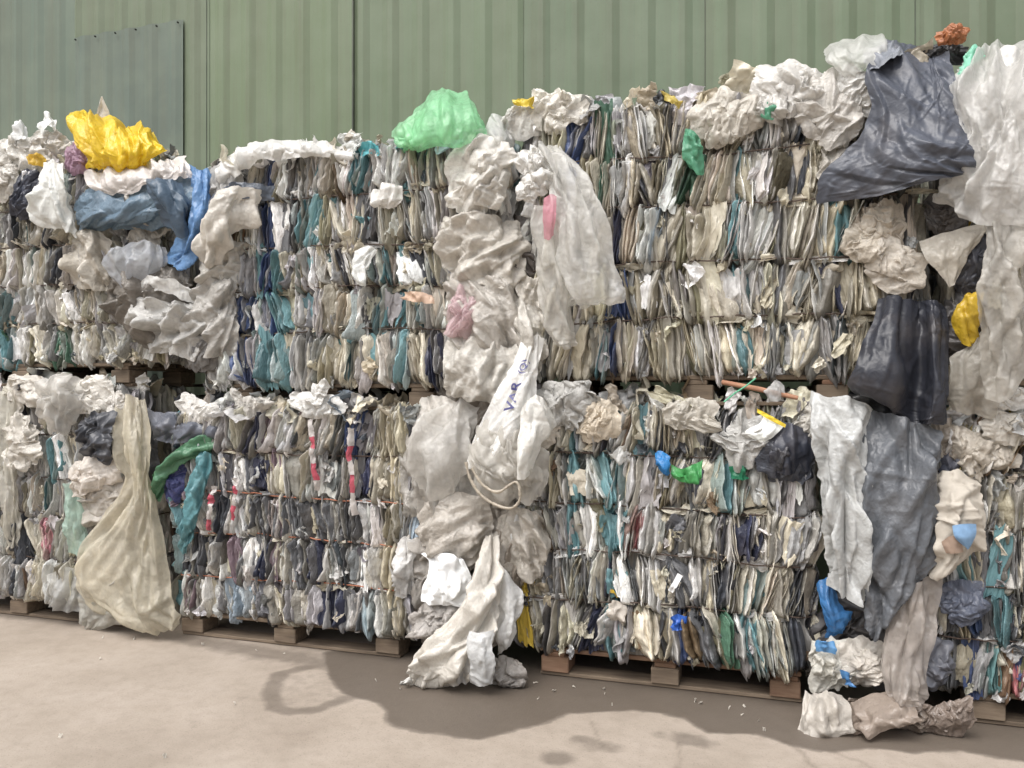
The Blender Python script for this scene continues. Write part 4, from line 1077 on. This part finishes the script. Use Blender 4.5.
bits(U3, [(524, 122, 0, 20, 16, (206, 202, 194)), (870, 240, 3, 26, 24, (184, 168, 146), 15), (895, 270, 3, 26, 22, (196, 182, 164), 20), (885, 230, 2, 18, 26, (170, 152, 130)), (905, 290, 4, 24, 12, (214, 204, 190), -60), (730, 118, 2, 36, 24, (188, 178, 162), 10), (790, 95, 2, 40, 26, (196, 190, 182), 30), (830, 110, 3, 26, 34, (190, 182, 172), -15), (840, 170, 2, 24, 18, (178, 168, 154), 60), (770, 140, 3, 24, 20, (194, 186, 172), 30), (560, 112, 2, 30, 16, (214, 206, 192)), (855, 95, 4, 26, 22, (206, 202, 196), 40), (740, 80, -6, 18, 9, (140, 136, 112)), (550, 300, 0, 16, 30, (190, 180, 166))])
bits(U4, [(945, 215, 0, 20, 20, (70, 66, 64)), (1000, 100, 0, 50, 40, (206, 202, 196)), (1000, 180, -2, 50, 40, (190, 182, 174))])

# --- small loose pieces
def scrap(rows, color, label, mat=M_SHEET, cat='plastic scrap', **k):
    sheet('plastic_scrap', rows, color, mat=mat, label=label, cat=cat, dens=.005, **{**dict(fold=(.012, 24), crum=(.012, 14), edge=.02), **k})
scrap('655,452,9 660,450,10 666,453,9/ 657,464,10 664,463,11 669,465,10/ 662,472,9 666,474,9 670,473,9', (44, 132, 206), 'bright blue film scrap on the brown bale face')
scrap('673,466,9 688,468,11 704,460,9/ 674,476,10 688,478,12 702,472,10/ 680,481,9 690,482,10 698,478,9', (76, 168, 92), 'bright green film scrap beside the blue scrap')
scrap('732,468,7 740,466,8 748,468,7/ 734,480,8 742,481,9 750,478,7', (32, 128, 90), 'dark green film scrap below the torn white label')
wl_ = empty('torn_label', at(768, 440, .08)); tag(wl_, 'torn white label with a yellow edge on the brown bale', 'label')
sheet('paper_label', '762,412,9 772,418,10 784,424,9/ 760,422,11 770,428,12 778,432,10/ 745,432,11 762,436,12 772,438,10/ 758,442,10 764,442,11 768,440,10', (238, 242, 238), mat=M_CARD, parent=wl_, dens=.005, fold=(.003, 9), crum=(.004, 12), edge=.012)
sheet('yellow_edge', '757,408,11 772,416,12 786,425,11/ 757,412,11 770,420,12 785,428,11', (226, 196, 52), mat=M_CARD, parent=wl_, dens=.005, fold=(.002, 9), crum=(.002, 12), edge=.004)
scrap('770,432,5 790,424,8 810,430,5/ 768,452,8 788,450,12 812,452,7/ 770,472,6 788,474,9 808,472,5', (48, 52, 64), 'black film patch under the torn white label', mat=M_DARK, fold=(.012, 12), crum=(.016, 9))
scrap('670,618,9 678,616,11 686,618,9/ 672,630,9 679,632,11 685,629,9', (40, 96, 200), 'small royal blue film knot low on the brown bale')
scrap('607,602,8 615,600,10 624,604,8/ 606,612,10 615,613,12 626,612,8/ 610,618,8 616,620,9 622,618,8', (206, 192, 176), 'small beige film knot with yellow twist low on the brown bale')
scrap('610,590,10 613,594,10 616,598,10/ 612,589,10 615,593,10 618,598,10', (220, 180, 40), 'thin yellow film twist above the beige knot', edge=.004)
scrap('668,590,9 673,582,10 678,573,9/ 673,593,9 678,585,10 683,576,9', (226, 226, 226), 'small white tag slanting on the brown bale face', mat=M_CARD, fold=(.002, 9), crum=(.002, 9), edge=.003)
scrap('512,100,8 522,98,10 530,104,8/ 516,106,10 525,106,11 534,110,9', (226, 196, 48), 'yellow film scrap on top edge between the upper bales')
scrap('654,98,6 662,92,8 670,98,6/ 656,106,8 664,104,9 672,106,7', (44, 46, 48), 'black film tuft on the top edge of the beige bale', mat=M_DARK)
scrap('664,94,8 674,96,10 682,102,8/ 664,100,9 673,104,11 680,108,9', (206, 184, 90), 'dull yellow film scrap beside the black tuft')
scrap('684,132,9 692,130,11 700,136,9/ 684,150,10 694,152,12 704,156,9/ 692,170,8 700,174,9 706,172,8', (92, 164, 128), 'green film strand on the beige bale top')
scrap('766,102,8 772,100,10 778,104,8/ 764,118,9 770,120,11 776,120,9', (92, 160, 128), 'small green film strand near the top of the beige bale')
scrap('355,252,9 370,246,11 378,250,9/ 354,268,10 362,266,12 370,264,10/ 356,285,9 362,286,10 366,280,9', (232, 232, 228), 'white film corner on the teal streaked bale face')
scrap('372,190,8 385,184,10 402,186,8/ 370,200,10 386,198,13 402,200,9/ 380,208,8 388,209,10 396,207,8', (226, 220, 212), 'white film knot near the top of the teal streaked bale')
scrap('404,294,8 416,290,11 430,294,8/ 406,302,9 418,301,12 432,303,9', (216, 184, 160), 'peach film knot on the teal streaked bale')
scrap('358,148,6 368,140,9 380,146,6/ 360,156,8 370,152,10 380,156,7', (96, 186, 196), 'turquoise film tuft on the top edge of the teal streaked bale')
scrap('395,146,4 404,138,6 414,142,4/ 396,152,6 404,150,8 414,152,5', (84, 150, 160), 'teal film tuft beside the green bag')
scrap('40,126,0 46,112,2 54,120,0/ 42,134,6 48,126,8 56,132,4', (232, 232, 230), 'white film tuft sticking up left of the yellow bag')
scrap('14,138,0 20,120,2 26,126,0/ 14,146,6 20,138,8 28,142,4', (228, 228, 226), 'white film tuft sticking up at the left edge')
scrap('28,158,8 38,152,10 48,160,8/ 30,166,8 38,165,10 46,168,8', (226, 184, 60), 'small yellow film scrap left of the yellow bag')
scrap('770,384,6 776,380,8 784,388,6/ 766,402,8 776,402,10 786,404,7', (206, 204, 202), 'pointed translucent film standing under the upper pallet', mat=M_CLEAR)

def tape(pts, wd, label, n=5, c0=(206, 200, 196), c1=(196, 92, 108)):
    P = catmull(np.array([tuple(at(a, b, c / 100)) for a, b, c in pts]), n * 8 + 1)
    zz = np.arange(len(P)); sd_ = int(abs(pts[0][0]))
    P[:, 0] += .018 * (vn(zz * .22, zz * 0, sd_) - .5); P[:, 1] += .02 * (vn(zz * .3, zz * 0 + 4, sd_) - .5)
    root = empty('barrier_tape', tuple(P[-1])); tag(root, label, 'tape')
    T = np.gradient(P, axis=0); S = np.cross(T, (0, -1, 0)); S /= np.linalg.norm(S, axis=1, keepdims=True)
    tw = 1.6 * (vn(zz * .16, zz * 0 + 2, sd_ + 3) - .4)
    S = S * np.cos(tw)[:, None] + np.array([0, -1.0, 0]) * np.sin(tw)[:, None]
    cut = [0]
    for k in range(n): cut.append(cut[-1] + random.randint(6, 10))
    cut = [round(c * (len(P) - 1) / cut[-1]) for c in cut]
    for k in range(n):
        seg = slice(cut[k], cut[k + 1] + 1)
        q = np.stack([P[seg] + S[seg] * wd * t * (.75 + .4 * vn(zz[seg] * .3, zz[seg] * 0 + 7, sd_))[:, None] + np.array([0, -.010 * math.cos(t * 3), 0]) for t in (-.5, -.2, .05, .3, .5)], 1) - np.array(root.location)
        q = q + .006 * (rng.random(q.shape) - .5)
        link('red_stripe' if k % 2 else 'white_stripe', grid_mesh('stripe', q), M_SHEET, root, color=srgb(*(c1 if k % 2 else c0)))
tape([(310, 420, 9), (312, 445, 10), (315, 470, 10), (317, 490, 8)], .034, 'red and white tape strip hanging short on the grey bale')
tape([(352, 428, 9), (349, 455, 10), (352, 485, 10), (356, 515, 8)], .036, 'red and white tape strip hanging long beside a blue patch')
tape([(214, 486, 9), (211, 505, 10), (209, 530, 8)], .034, 'red and white tape strip at the left end of the grey bale', n=4)
tape([(236, 478, 9), (234, 495, 10), (233, 520, 8)], .026, 'thin red and white tape strip beside the left end tape', n=4)
st = link('wooden_stick', tube_mesh('wooden_stick', [Vector((0, 0, 0)), (at(758, 389, .06) - at(722, 382, .03)) , at(798, 398, .08) - at(722, 382, .03)], [.011, .012, .010], 8), M_WOOD, None, at(722, 382, .03), srgb(170, 112, 84))
tag(st, 'reddish brown stick poking out under the upper pallet', 'stick')
a0 = at(724, 402, .09)
gs = link('green_string', tube_mesh('green_string', [at(x, y, .09) - a0 for x, y in ((724, 402), (735, 393), (746, 386), (756, 378))], .004, 6), plain('green_string', srgb(96, 176, 140)), None, a0)
tag(gs, 'thin green string slanting under the upper pallet', 'string')
# crumbs of film on the ground
lit = [(536, 684, 8), (554, 692, 6), (604, 690, 7), (538, 700, 5), (100, 660, 5), (60, 738, 6), (235, 705, 5), (764, 731, 6), (612, 706, 4), (165, 758, 6), (376, 682, 6), (400, 690, 5), (700, 704, 7), (742, 716, 6)]
lit += [(px_, 622 + .115 * px_ + random.uniform(-2, 16) * random.random(), random.uniform(2.5, 7)) for px_ in [random.uniform(0, 1000) for _ in range(14)]]
for i, (x, y, s) in enumerate(lit):
    p = on_ground(x, y)
    o = bpy.data.objects.new('litter_scrap', SCRAPS[(i * 5) % 44])
    o.location = (p.x, p.y, .008); k = s / 80
    o.rotation_euler = (1.4, .2 * i, i); o.scale = (k * 2, k * 2, k * 1.4); o.color = srgb(214, 208, 198)
    COL.objects.link(o)
    tag(o, 'tiny pale scrap of film lying on the concrete in front of the bales', 'litter', 'tiny film scraps on the ground')
